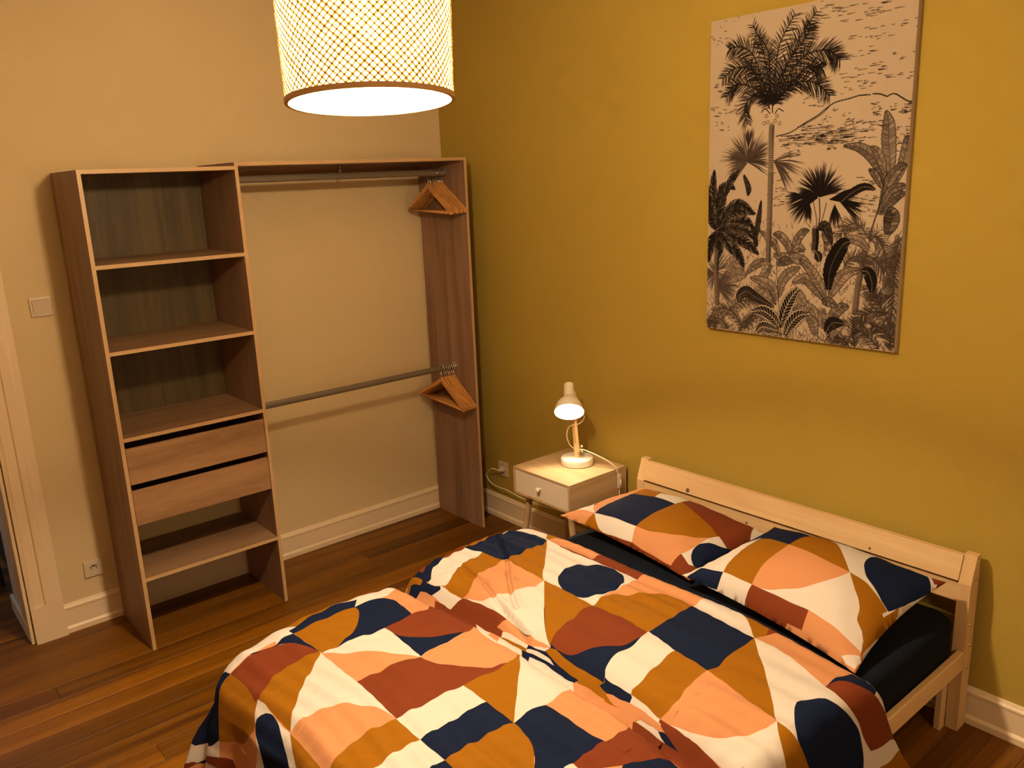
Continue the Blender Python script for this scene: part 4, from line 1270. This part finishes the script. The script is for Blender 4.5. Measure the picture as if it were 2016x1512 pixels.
outer = [(0, 0), (.019, .0), (.0235, .004), (.0245, .070), (.028, .078), (.042, .090), (.055, .108), (.064, .130), (.0695, .155)]
inner = [(.0680, .155), (.0625, .131), (.0535, .110), (.0405, .093), (.022, .082), (.010, .080), (0, .080)]
bm = nb(); lathe(bm, outer + inner, SH0, AX, 40)
put('lamp_shade', bm, M['white_metal'], lamp, smooth=True)
bm = nb(); tube(bm, [HEAD_END, SH0 + AX * .06 + Vector((0, 0, -.018))], .005, 8); put('shade_joint', bm, M['white_metal'], lamp, smooth=True)
def emit(name, color, strength):
    m = bpy.data.materials.new(name); m.use_nodes = True
    nt = m.node_tree
    nt.nodes.remove(nt.nodes['Principled BSDF'])
    e = nt.nodes.new('ShaderNodeEmission'); e.inputs[0].default_value = (*color, 1); e.inputs[1].default_value = strength
    nt.links.new(e.outputs[0], nt.nodes['Material Output'].inputs[0])
    return m
M['bulb'] = emit('warm_bulb', (1, .80, .52), 30)
M['reading_bulb'] = emit('reading_bulb', LAMP_COLOR, LAMP_POWER * 60)
bm = nb(); lathe(bm, [(0, .081), (.009, .082), (.016, .088), (.019, .097), (.016, .107), (.009, .113), (0, .115)], SH0, AX, 24)
bulb = put('bulb', bm, M['reading_bulb'], lamp, smooth=True)
def point(name, loc, power, color, rad):
    l = bpy.data.lights.new(name, 'POINT'); l.energy = power; l.color = color; l.shadow_soft_size = rad
    o = bpy.data.objects.new(name, l); o.location = loc
    COL.objects.link(o)
    return o
# wing nut
for s, dz in ((1, .012), (-1, -.010)):
    c = Vector((BX_ + .006, BYY - .026, BZ + .078 + dz))
    bm = nb(); bmesh.ops.create_uvsphere(bm, u_segments=12, v_segments=8, radius=1)
    bmesh.ops.scale(bm, vec=(.0035, .0085, .006), verts=bm.verts); bmesh.ops.rotate(bm, verts=bm.verts, cent=(0, 0, 0), matrix=Matrix.Rotation(-.45 * s, 3, 'X'))
    bmesh.ops.translate(bm, verts=bm.verts, vec=c)
    put('wing_nut', bm, M['white_metal'], lamp, smooth='all')
bm = nb(); tube(bm, [(BX_, BYY + .02, BZ + .078), (BX_ + .003, BYY - .024, BZ + .078)], .003, 8); put('pivot_bolt', bm, M['chrome'], lamp)
# flex: shade -> along the arms -> over the table edge, with an inline switch
c1 = spline([SH0 + AX * .02 + Vector((.012, -.012, 0)), (-.165, -1.232, .835), (-.155, -1.238, .795), (-.166, -1.215, .765), (-.180, -1.165, .745), (-.186, -1.150, .700), (-.178, -1.158, .655), (-.166, -1.178, .632)], 10)
bm = nb(); tube(bm, c1, .0022, 6); put('upper_flex', bm, M['cord'], lamp, smooth='all')
c2 = spline([(-.160, -1.204, .634), (-.158, -1.235, .638), (-.150, -1.262, .632), (-.132, -1.300, .618), (-.112, -1.345, .598), (-.096, -1.375, .572), (-.089, -1.3835, .550), (-.086, -1.385, .535)], 8)
bm = nb(); tube(bm, c2, .0028, 7); put('flex', bm, M['cord'], lamp, smooth='all')
sw = nb(); box(sw, -.092, -.072, -1.396, -1.381, .466, .537, bev=.005, seg=2)
sw = put('inline_switch', sw, M['white_plastic'], lamp, smooth=True)
put('rocker', bx(-.087, -.077, -1.400, -1.395, .485, .510, bev=.002), M['white_metal'], sw)
c3 = spline([(-.080, -1.385, .468), (-.076, -1.386, .40), (-.070, -1.382, .33), (-.060, -1.372, .30), (-.045, -1.25, .27), (-.035, -1.0, .21), (-.040, -.70, .19), (-.045, -.56, .200), (-.045, -.497, .206), (-.045, -.443, .204), (-.045, -.392, .206), (-.045, -.352, .217), (-.045, -.325, .244), (-.045, -.332, .264), (-.046, -.368, .297), (-.046, -.398, .305), (-.040, -.428, .303)], 8)
bm = nb(); tube(bm, c3, .0028, 7); put('lower_flex', bm, M['cord'], lamp, smooth='all')
bm = nb(); lathe(bm, [(0, 0), (.0175, 0), (.0175, .012), (.009, .020), (.006, .034), (0, .034)], (-.0110, -.432, .302), (-1, 0, 0), 20)
put('plug', bm, M['white_plastic'], lamp, smooth=True)

# ================================================================ PENDANT
PX, PY, PZ0, PZ1, PR = -1.667, -2.050, 2.081, 2.373, .1915
TAPER = .009      # the drum is a touch wider at the top
pd = empty('pendant_lamp', (PX, PY, PZ0), 'lit drum pendant lamp of woven bamboo strips hanging from the ceiling', 'lamp')
def lining_mat():
    m = bpy.data.materials.new('shade_lining'); m.use_nodes = True
    nt = m.node_tree; nt.nodes.remove(nt.nodes['Principled BSDF'])
    L = nt.links.new
    tr = nt.nodes.new('ShaderNodeBsdfTransparent'); tr.inputs[0].default_value = (1, .97, .90, 1)
    tl = nt.nodes.new('ShaderNodeBsdfTranslucent'); tl.inputs[0].default_value = (.80, .70, .48, 1)
    df = nt.nodes.new('ShaderNodeBsdfDiffuse'); df.inputs[0].default_value = (.80, .72, .55, 1)
    m1 = nt.nodes.new('ShaderNodeMixShader'); m1.inputs[0].default_value = .5
    L(tl.outputs[0], m1.inputs[1]); L(df.outputs[0], m1.inputs[2])
    m2 = nt.nodes.new('ShaderNodeMixShader'); m2.inputs[0].default_value = .74
    L(m1.outputs[0], m2.inputs[1]); L(tr.outputs[0], m2.inputs[2])
    L(m2.outputs[0], nt.nodes['Material Output'].inputs[0])
    return m
def bamboo_mat():
    m = bpy.data.materials.new('bamboo_strip'); m.use_nodes = True
    nt = m.node_tree; nt.nodes.remove(nt.nodes['Principled BSDF'])
    L = nt.links.new
    tl = nt.nodes.new('ShaderNodeBsdfTranslucent'); tl.inputs[0].default_value = (.02, .012, .002, 1)
    df = nt.nodes.new('ShaderNodeBsdfDiffuse'); df.inputs[0].default_value = (.55, .34, .12, 1)
    tr = nt.nodes.new('ShaderNodeBsdfTransparent'); tr.inputs[0].default_value = (.42, .37, .15, 1)
    m1 = nt.nodes.new('ShaderNodeMixShader'); m1.inputs[0].default_value = .45
    L(tl.outputs[0], m1.inputs[1]); L(df.outputs[0], m1.inputs[2])
    m2 = nt.nodes.new('ShaderNodeMixShader'); m2.inputs[0].default_value = .50
    L(m1.outputs[0], m2.inputs[1]); L(tr.outputs[0], m2.inputs[2])
    L(m2.outputs[0], nt.nodes['Material Output'].inputs[0])
    return m
M['lining'] = lining_mat(); M['bamboo'] = bamboo_mat()
M['shade_rim'] = mat('bamboo_rim', (.50, .27, .10), .6, var=.2, vscale=20)
bm = nb(); lathe(bm, [(PR - .0022, .002), (PR + TAPER - .0022, PZ1 - PZ0 - .002)], (PX, PY, PZ0), (0, 0, 1), 96)
put('lining', bm, M['lining'], pd, smooth='all')
def strip_mesh(direction, r, w, name):
    bm = nb()
    Hh = PZ1 - PZ0 - .006; z0 = .003
    n = 14
    rows_ = []
    for i in range(n + 1):
        z = z0 + Hh * i / n
        a = direction * (z - z0) / PR * 1.05
        rr = r + TAPER * z / .292 + .0006 * math.sin(i * 2.3)
        ha = w / 2 / PR * 1.414
        q = []
        for k in (-1, 1):
            an = a + k * ha
            q.append([bm.verts.new((R_ * math.cos(an), R_ * math.sin(an), z)) for R_ in (rr, rr + .0005)])
        rows_.append(q)
    for A, B in zip(rows_, rows_[1:]):
        (a0, a1), (b0, b1) = A
        (c0, c1), (d0, d1) = B
        bm.faces.new((a1, b1, d1, c1)); bm.faces.new((a0, c0, d0, b0)); bm.faces.new((a0, a1, c1, c0)); bm.faces.new((b0, d0, d1, b1))
    bmesh.ops.recalc_face_normals(bm, faces=bm.faces)
    me = bpy.data.meshes.new(name); bm.to_mesh(me); bm.free(); me.materials.append(M['bamboo'])
    return me
NS = 70
for dr_, r in ((1, PR - .0008), (-1, PR + .0006)):
    ms = [strip_mesh(dr_, r, w, 'bamboo_strip') for w in (.0040, .0034, .0048)]
    for k in range(NS):
        o = bpy.data.objects.new('bamboo_strip', random.choice(ms))
        o.rotation_euler = (0, 0, 2 * math.pi * (k + random.uniform(-.06, .06)) / NS)
        link(o, pd)
for z, h, q in ((0, .011, 0), (PZ1 - PZ0 - .011, .011, TAPER)):
    bm = nb(); lathe(bm, [(PR + q - .0050, z), (PR + q + .0035, z), (PR + q + .0035, z + h), (PR + q - .0050, z + h), (PR + q - .0050, z)], (PX, PY, PZ0), (0, 0, 1), 96)
    put('rim_band', bm, M['shade_rim'], pd, smooth=True)
for k in range(3):
    a = 2 * math.pi * k / 3 + .4
    bm = nb(); tube(bm, [(PX + .02 * math.cos(a), PY + .02 * math.sin(a), PZ1 - .012), (PX + (PR - .004) * math.cos(a), PY + (PR - .004) * math.sin(a), PZ1 - .005)], .0018, 6)
    put('spider_wire', bm, M['white_metal'], pd)
bm = nb(); lathe(bm, [(0, .0), (.020, .0), (.022, .01), (.022, .055), (.012, .068), (0, .068)], (PX, PY, PZ1 - .055), (0, 0, 1), 24)
put('lamp_holder', bm, M['white_plastic'], pd, smooth=True)
bm = nb(); lathe(bm, [(0, 0), (.016, .004), (.028, .022), (.030, .038), (.022, .060), (.013, .080), (.013, .100), (0, .100)], (PX, PY, PZ1 - .155), (0, 0, 1), 24)
put('bulb', bm, M['bulb'], pd, smooth=True)
bm = nb(); tube(bm, [(PX, PY, PZ1 + .012), (PX, PY, CEIL - .02)], .003, 8); put('cord', bm, M['cord'], pd)
ROSE = Vector((PX, PY, CEIL - .030))
bm = nb(); lathe(bm, [(0, 0), (.012, 0), (.05, .018), (.05, .024), (0, .024)], ROSE, (0, 0, 1), 24); rose = put('ceiling_rose', bm, M['white_plastic'], pd, smooth=True, loc=ROSE)
# the drum hangs a little askew on its flex
TILT = Matrix.Rotation(math.radians(-4.6), 3, Vector((.856, -.517, 0)))
pd.rotation_euler = TILT.to_euler()
pd.location = ROSE + TILT @ (Vector(pd.location) - ROSE) + Vector((-.0256, -.0424, 0)) + Vector((0, 0, -.001))
rose.rotation_euler = TILT.inverted().to_euler()
point('pendant_light', Vector(pd.location) + TILT @ Vector((0, 0, PZ1 - .128 - PZ0)), PENDANT_POWER, PENDANT_COLOR, .045)
point('hallway_light', (-2.9, 1.2, 2.2), HALL_POWER, (.72, .82, 1.0), .1)
point('floor_lamp_light', (-1.3, -4.55, 1.55), FLOOR_LAMP_POWER, PENDANT_COLOR, .12)
# ================================================================ CANVAS PRINT
def paint_canvas():
    W, H, STEP = 780, 1168, 1.6
    nx, ny = int(W / STEP), int(H / STEP)
    G = np.zeros((ny + 1, nx + 1))
    xs = np.arange(nx + 1) * STEP; ys = np.arange(ny + 1) * STEP
    rnd = random.Random(4)
    def stroke(p, q, w0, w1, d, erase=False):
        x0, x1 = min(p[0], q[0]) - w0 - 3, max(p[0], q[0]) + w0 + 3
        y0, y1 = min(p[1], q[1]) - w0 - 3, max(p[1], q[1]) + w0 + 3
        i0, i1 = max(0, int(x0 / STEP)), min(nx + 1, int(x1 / STEP) + 2)
        j0, j1 = max(0, int(y0 / STEP)), min(ny + 1, int(y1 / STEP) + 2)
        if i1 <= i0 or j1 <= j0: return
        X, Y = np.meshgrid(xs[i0:i1], ys[j0:j1])
        dx, dy = q[0] - p[0], q[1] - p[1]
        L2 = dx * dx + dy * dy + 1e-6
        t = np.clip(((X - p[0]) * dx + (Y - p[1]) * dy) / L2, 0, 1)
        r = np.hypot(X - p[0] - t * dx, Y - p[1] - t * dy)
        w = w0 + (w1 - w0) * t
        c = np.clip((w / 2 - r) / STEP + 0.5, 0, 1) * np.minimum(1, (w + .4) / STEP * .9)
        g = G[j0:j1, i0:i1]
        if erase: g *= (1 - c * d)
        else: G[j0:j1, i0:i1] = g + (d - g) * c * (d > g) 
    def over(p, q, w0, w1, d):
        stroke(p, q, w0, w1, 1.0, True); stroke(p, q, w0, w1, d)
    def curve(P, n=10):
        return [tuple(v)[:2] for v in spline([(a, b, 0) for a, b in P], n)] if len(P) > 1 else P
    def fillpoly(poly, d):
        P = np.array(poly)
        i0, i1 = max(0, int(P[:, 0].min() / STEP)), min(nx + 1, int(P[:, 0].max() / STEP) + 2)
        j0, j1 = max(0, int(P[:, 1].min() / STEP)), min(ny + 1, int(P[:, 1].max() / STEP) + 2)
        if i1 <= i0 or j1 <= j0: return
        X, Y = np.meshgrid(xs[i0:i1], ys[j0:j1])
        m = inside(P, np.stack([X.ravel(), Y.ravel()], -1)).reshape(X.shape)
        G[j0:j1, i0:i1] = np.where(m, d, G[j0:j1, i0:i1])
    def normals(C):
        out = []
        for i in range(len(C)):
            a = C[max(i - 1, 0)]; b = C[min(i + 1, len(C) - 1)]
            l = math.hypot(b[0] - a[0], b[1] - a[1]) + 1e-6
            out.append(((b[0] - a[0]) / l, (b[1] - a[1]) / l))
        return out
    # loose undergrowth along the bottom
    for _ in range(1500):
        y = 1168 - 420 * rnd.random() ** 1.7; x = rnd.uniform(0, 780); a = rnd.uniform(-2.6, -.5); l = rnd.uniform(10, 30)
        stroke((x, y), (x + l * math.cos(a), y + l * math.sin(a)), 3.2, .8, rnd.uniform(.2, .6))
    for ln in ART.strip().splitlines():
        kind, par, *nums = ln.split()
        par = [float(v) for v in par.split(',')]
        v = [float(n) for n in nums]
        P = list(zip(v[::2], v[1::2]))
        if kind == 'dash':
            n, L, d = par
            L *= .34
            (xa, ya), (xb, yb) = P
            for _ in range(int(n * .6)):
                x = rnd.uniform(min(xa, xb), max(xa, xb)); y = rnd.uniform(min(ya, yb), max(ya, yb))
                l = L * rnd.uniform(.3, 1.2)
                stroke((x, y), (x + l, y + rnd.uniform(-1, 1)), 2.4, 1.0, d / 100 * rnd.uniform(.7, 1))
        elif kind == 'line':
            w, d = par; C = curve(P)
            for a, b in zip(C, C[1:]): stroke(a, b, w * .15, w * .15, d / 100)
        elif kind == 'trunk':
            w, d = par; C = curve(P, 16); N = normals(C)
            w *= 1.25
            for (a, b) in zip(C, C[1:]): over(a, b, w, w, .30)
            for (c, t) in zip(C, N):
                n = (-t[1], t[0])
                stroke((c[0] - n[0] * w * .48, c[1] - n[1] * w * .48), (c[0] - n[0] * w * .2, c[1] - n[1] * w * .2), 4, 3, d / 100)
                stroke((c[0] - n[0] * w * .5, c[1] - n[1] * w * .5), (c[0] + n[0] * w * .5, c[1] + n[1] * w * .5 - 1), 1.8, 1.2, d / 100)
        elif kind == 'frond':
            L, d = par; C = curve(P, 14); N = normals(C); m = len(C)
            for i in range(1, m):
                f = i / (m - 1)
                ll = L * 1.12 * (0.35 + 0.75 * math.sin(math.pi * min(1, .12 + f * .8)))
                for s in (-1, 1):
                    for k in range(1):
                        t = N[i]; n = (-t[1] * s, t[0] * s)
                        a = rnd.uniform(.45, .85)
                        l = ll * rnd.uniform(.75, 1.1)
                        p = (C[i][0] + rnd.uniform(-1, 1) * 2, C[i][1] + rnd.uniform(-2, 2))
                        q = (p[0] + l * (t[0] * a + n[0] * .8), p[1] + l * (t[1] * a + n[1] * .8) + l * .22)
                        mid = ((p[0] + q[0]) / 2 + t[0] * 2, (p[1] + q[1]) / 2 - l * .04)
                        dd = d / 100 * rnd.uniform(.7, 1.3)
                        stroke(p, mid, 2.7, 2.6, min(1, dd)); stroke(mid, q, 2.6, .3, min(1, dd))
            for a, b in zip(C, C[1:]): stroke(a, b, 3.2, 3.0, min(1, d / 100 + .12))
        elif kind == 'fan':
            L, d, n, a0, a1 = par; L *= 1.7
            c = P[0]
            for k in range(int(n * 1.5)):
                a = math.radians(rnd.uniform(a0, a1)); l = L * rnd.uniform(.7, 1.1)
                q = (c[0] + l * math.cos(a), c[1] - l * math.sin(a) + l * .10)
                mid = ((c[0] + q[0]) / 2, (c[1] + q[1]) / 2 - l * .05)
                dd = d / 100 * rnd.uniform(.6, 1.3)
                stroke(c, mid, 1.5, 4.2, min(1, dd)); stroke(mid, q, 4.2, .4, min(1, dd))
        elif kind in ('leaf', 'vein', 'feather'):
            w, d = par[0] * (1.75 if kind == 'feather' else 1.2), par[1]; vd = par[2] if len(par) > 2 else 80
            C = curve(P, 12); N = normals(C); m = len(C)
            up, lo = [], []
            for i in range(m):
                f = i / (m - 1)
                ww = w * (math.sin(math.pi * min(1, f * .93 + .05)) ** .7) * (1 + .06 * math.sin(i * 2.1))
                n = (-N[i][1], N[i][0])
                up.append((C[i][0] + n[0] * ww, C[i][1] + n[1] * ww)); lo.append((C[i][0] - n[0] * ww, C[i][1] - n[1] * ww))
            if kind == 'vein':
                big = [(c[0] + (u[0] - c[0]) * 1.3, c[1] + (u[1] - c[1]) * 1.3) for c, u in zip(C, up)]
                big2 = [(c[0] + (u[0] - c[0]) * 1.3, c[1] + (u[1] - c[1]) * 1.3) for c, u in zip(C, lo)]
                fillpoly(big + big2[::-1], 0.04)
                pb = big + big2[::-1]
                for a, b in zip(pb, pb[1:] + pb[:1]): stroke(a, b, 1.2, 1.2, .7)
                fillpoly(up + lo[::-1], d / 100)
                for i in range(2, m - 1, 3):
                    for e in (up, lo):
                        j = min(m - 1, i + 4)
                        stroke(C[i], e[j], 2.6, 1.8, .95, True)
                for a, b in zip(C, C[1:]): stroke(a, b, 3.0, 2.2, .97, True)
            elif kind == 'leaf':
                fillpoly(up + lo[::-1], d / 100 * (.55 if d < 60 else 1))
                fillpoly(C + lo[::-1], d / 100 * (.8 if d < 60 else 1.05))
                pb = up + lo[::-1]
                for a, b in zip(pb, pb[1:]): stroke(a, b, 2.0, 2.0, min(1, vd / 100 * 1.35))
                for i in range(1, m - 1):
                    for e in (up, lo):
                        j = min(m - 1, i + 2)
                        if rnd.random() < .8:
                            if d > 70: stroke(C[i], e[j], 1.0, 1.0, .35, True)
                            else: stroke(C[i], e[j], 1.8, 1.3, vd / 100 * rnd.uniform(.7, 1.3))
                for a, b in zip(C, C[1:]): stroke(a, b, 1.8, 1.8, .5 if d > 70 else vd / 100, d > 70)
            else:
                fillpoly(up + lo[::-1], .30)
                for i in range(0, m - 1):
                    for e in (up, lo):
                        for k in range(2):
                            j = min(m - 1, i + rnd.randint(2, 5))
                            stroke(C[i], e[j], 3.2, 1.6, min(1, d / 100 * rnd.uniform(.7, 1.3)))
                for a, b in zip(C, C[1:]): stroke(a, b, 2.4, 2.0, d / 100)
        elif kind == 'ring':
            r, d = par; c = P[0]
            for k in range(10):
                a, b = 2 * math.pi * k / 10, 2 * math.pi * (k + 1) / 10
                stroke((c[0] + r * math.cos(a), c[1] + r * math.sin(a)), (c[0] + r * math.cos(b), c[1] + r * math.sin(b)), 1.8, 1.8, d / 100)
    G = np.clip(G * 1.25, 0, 1)
    # undergrowth hatch towards the bottom
    Y0, Z0, XF = -1.828, 2.438, -0.024
    X, Y = np.meshgrid(xs, ys)
    co = np.stack([np.full(X.shape, XF), Y0 - X / 1000, Z0 - Y / 1000], -1).reshape(-1, 3)
    nv = nx + 1
    j, i = np.meshgrid(np.arange(ny), np.arange(nx), indexing='ij')
    a = (j * nv + i).ravel()
    F = np.stack([a, a + nv, a + nv + 1, a + 1], -1)
    # sides and back
    xw, yh = nx * STEP / 1000, ny * STEP / 1000
    c8 = [(XF, Y0, Z0), (XF, Y0 - xw, Z0), (XF, Y0 - xw, Z0 - yh), (XF, Y0, Z0 - yh)]
    base = len(co)
    ext = np.array(c8 + [(-.001, b, c) for _, b, c in c8])
    F2 = [(0, 1, 5, 4), (1, 2, 6, 5), (2, 3, 7, 6), (3, 0, 4, 7), (7, 6, 5, 4)]
    co = np.vstack([co, ext])
    loc = Vector((-.001, Y0 - xw / 2, Z0 - yh))
    me = bpy.data.meshes.new('canvas_picture')
    faces = F.tolist() + [[k + base for k in f] for f in F2]
    me.from_pydata((co - np.array(loc)).tolist(), [], faces)
    ca = me.color_attributes.new('print', 'FLOAT_COLOR', 'POINT')
    g = np.concatenate([G.ravel(), np.zeros(8)])
    paper = np.array([.40, .315, .245]); ink = np.array([.006, .004, .004])
    mid = np.array([.085, .062, .052])
    t = g[:, None]
    colr = np.where(t < .5, paper + (mid - paper) * (t / .5), mid + (ink - mid) * ((t - .5) / .5))
    rgba = np.hstack([colr, np.ones((len(colr), 1))]).astype(np.float32)
    ca.data.foreach_set('color', rgba.ravel())
    m = bpy.data.materials.new('printed_canvas'); m.use_nodes = True
    nt = m.node_tree; b = nt.nodes['Principled BSDF']; b.inputs['Roughness'].default_value = .9; b.inputs['Specular IOR Level'].default_value = .08
    at = nt.nodes.new('ShaderNodeVertexColor'); at.layer_name = 'print'
    nt.links.new(at.outputs[0], b.inputs['Base Color'])
    tc = nt.nodes.new('ShaderNodeTexCoord'); nz = nt.nodes.new('ShaderNodeTexNoise'); nz.inputs['Scale'].default_value = 700
    nt.links.new(tc.outputs['Object'], nz.inputs['Vector'])
    bp = nt.nodes.new('ShaderNodeBump'); bp.inputs['Strength'].default_value = .2; bp.inputs['Distance'].default_value = .001
    nt.links.new(nz.outputs['Fac'], bp.inputs['Height']); nt.links.new(bp.outputs[0], b.inputs['Normal'])
    me.materials.append(m)
    me.update()
    o = link(bpy.data.objects.new('canvas_picture', me)); o.location = loc
    tag(o, 'frameless canvas print of an ink-drawn palm jungle hanging on the mustard wall', 'picture')
paint_canvas()
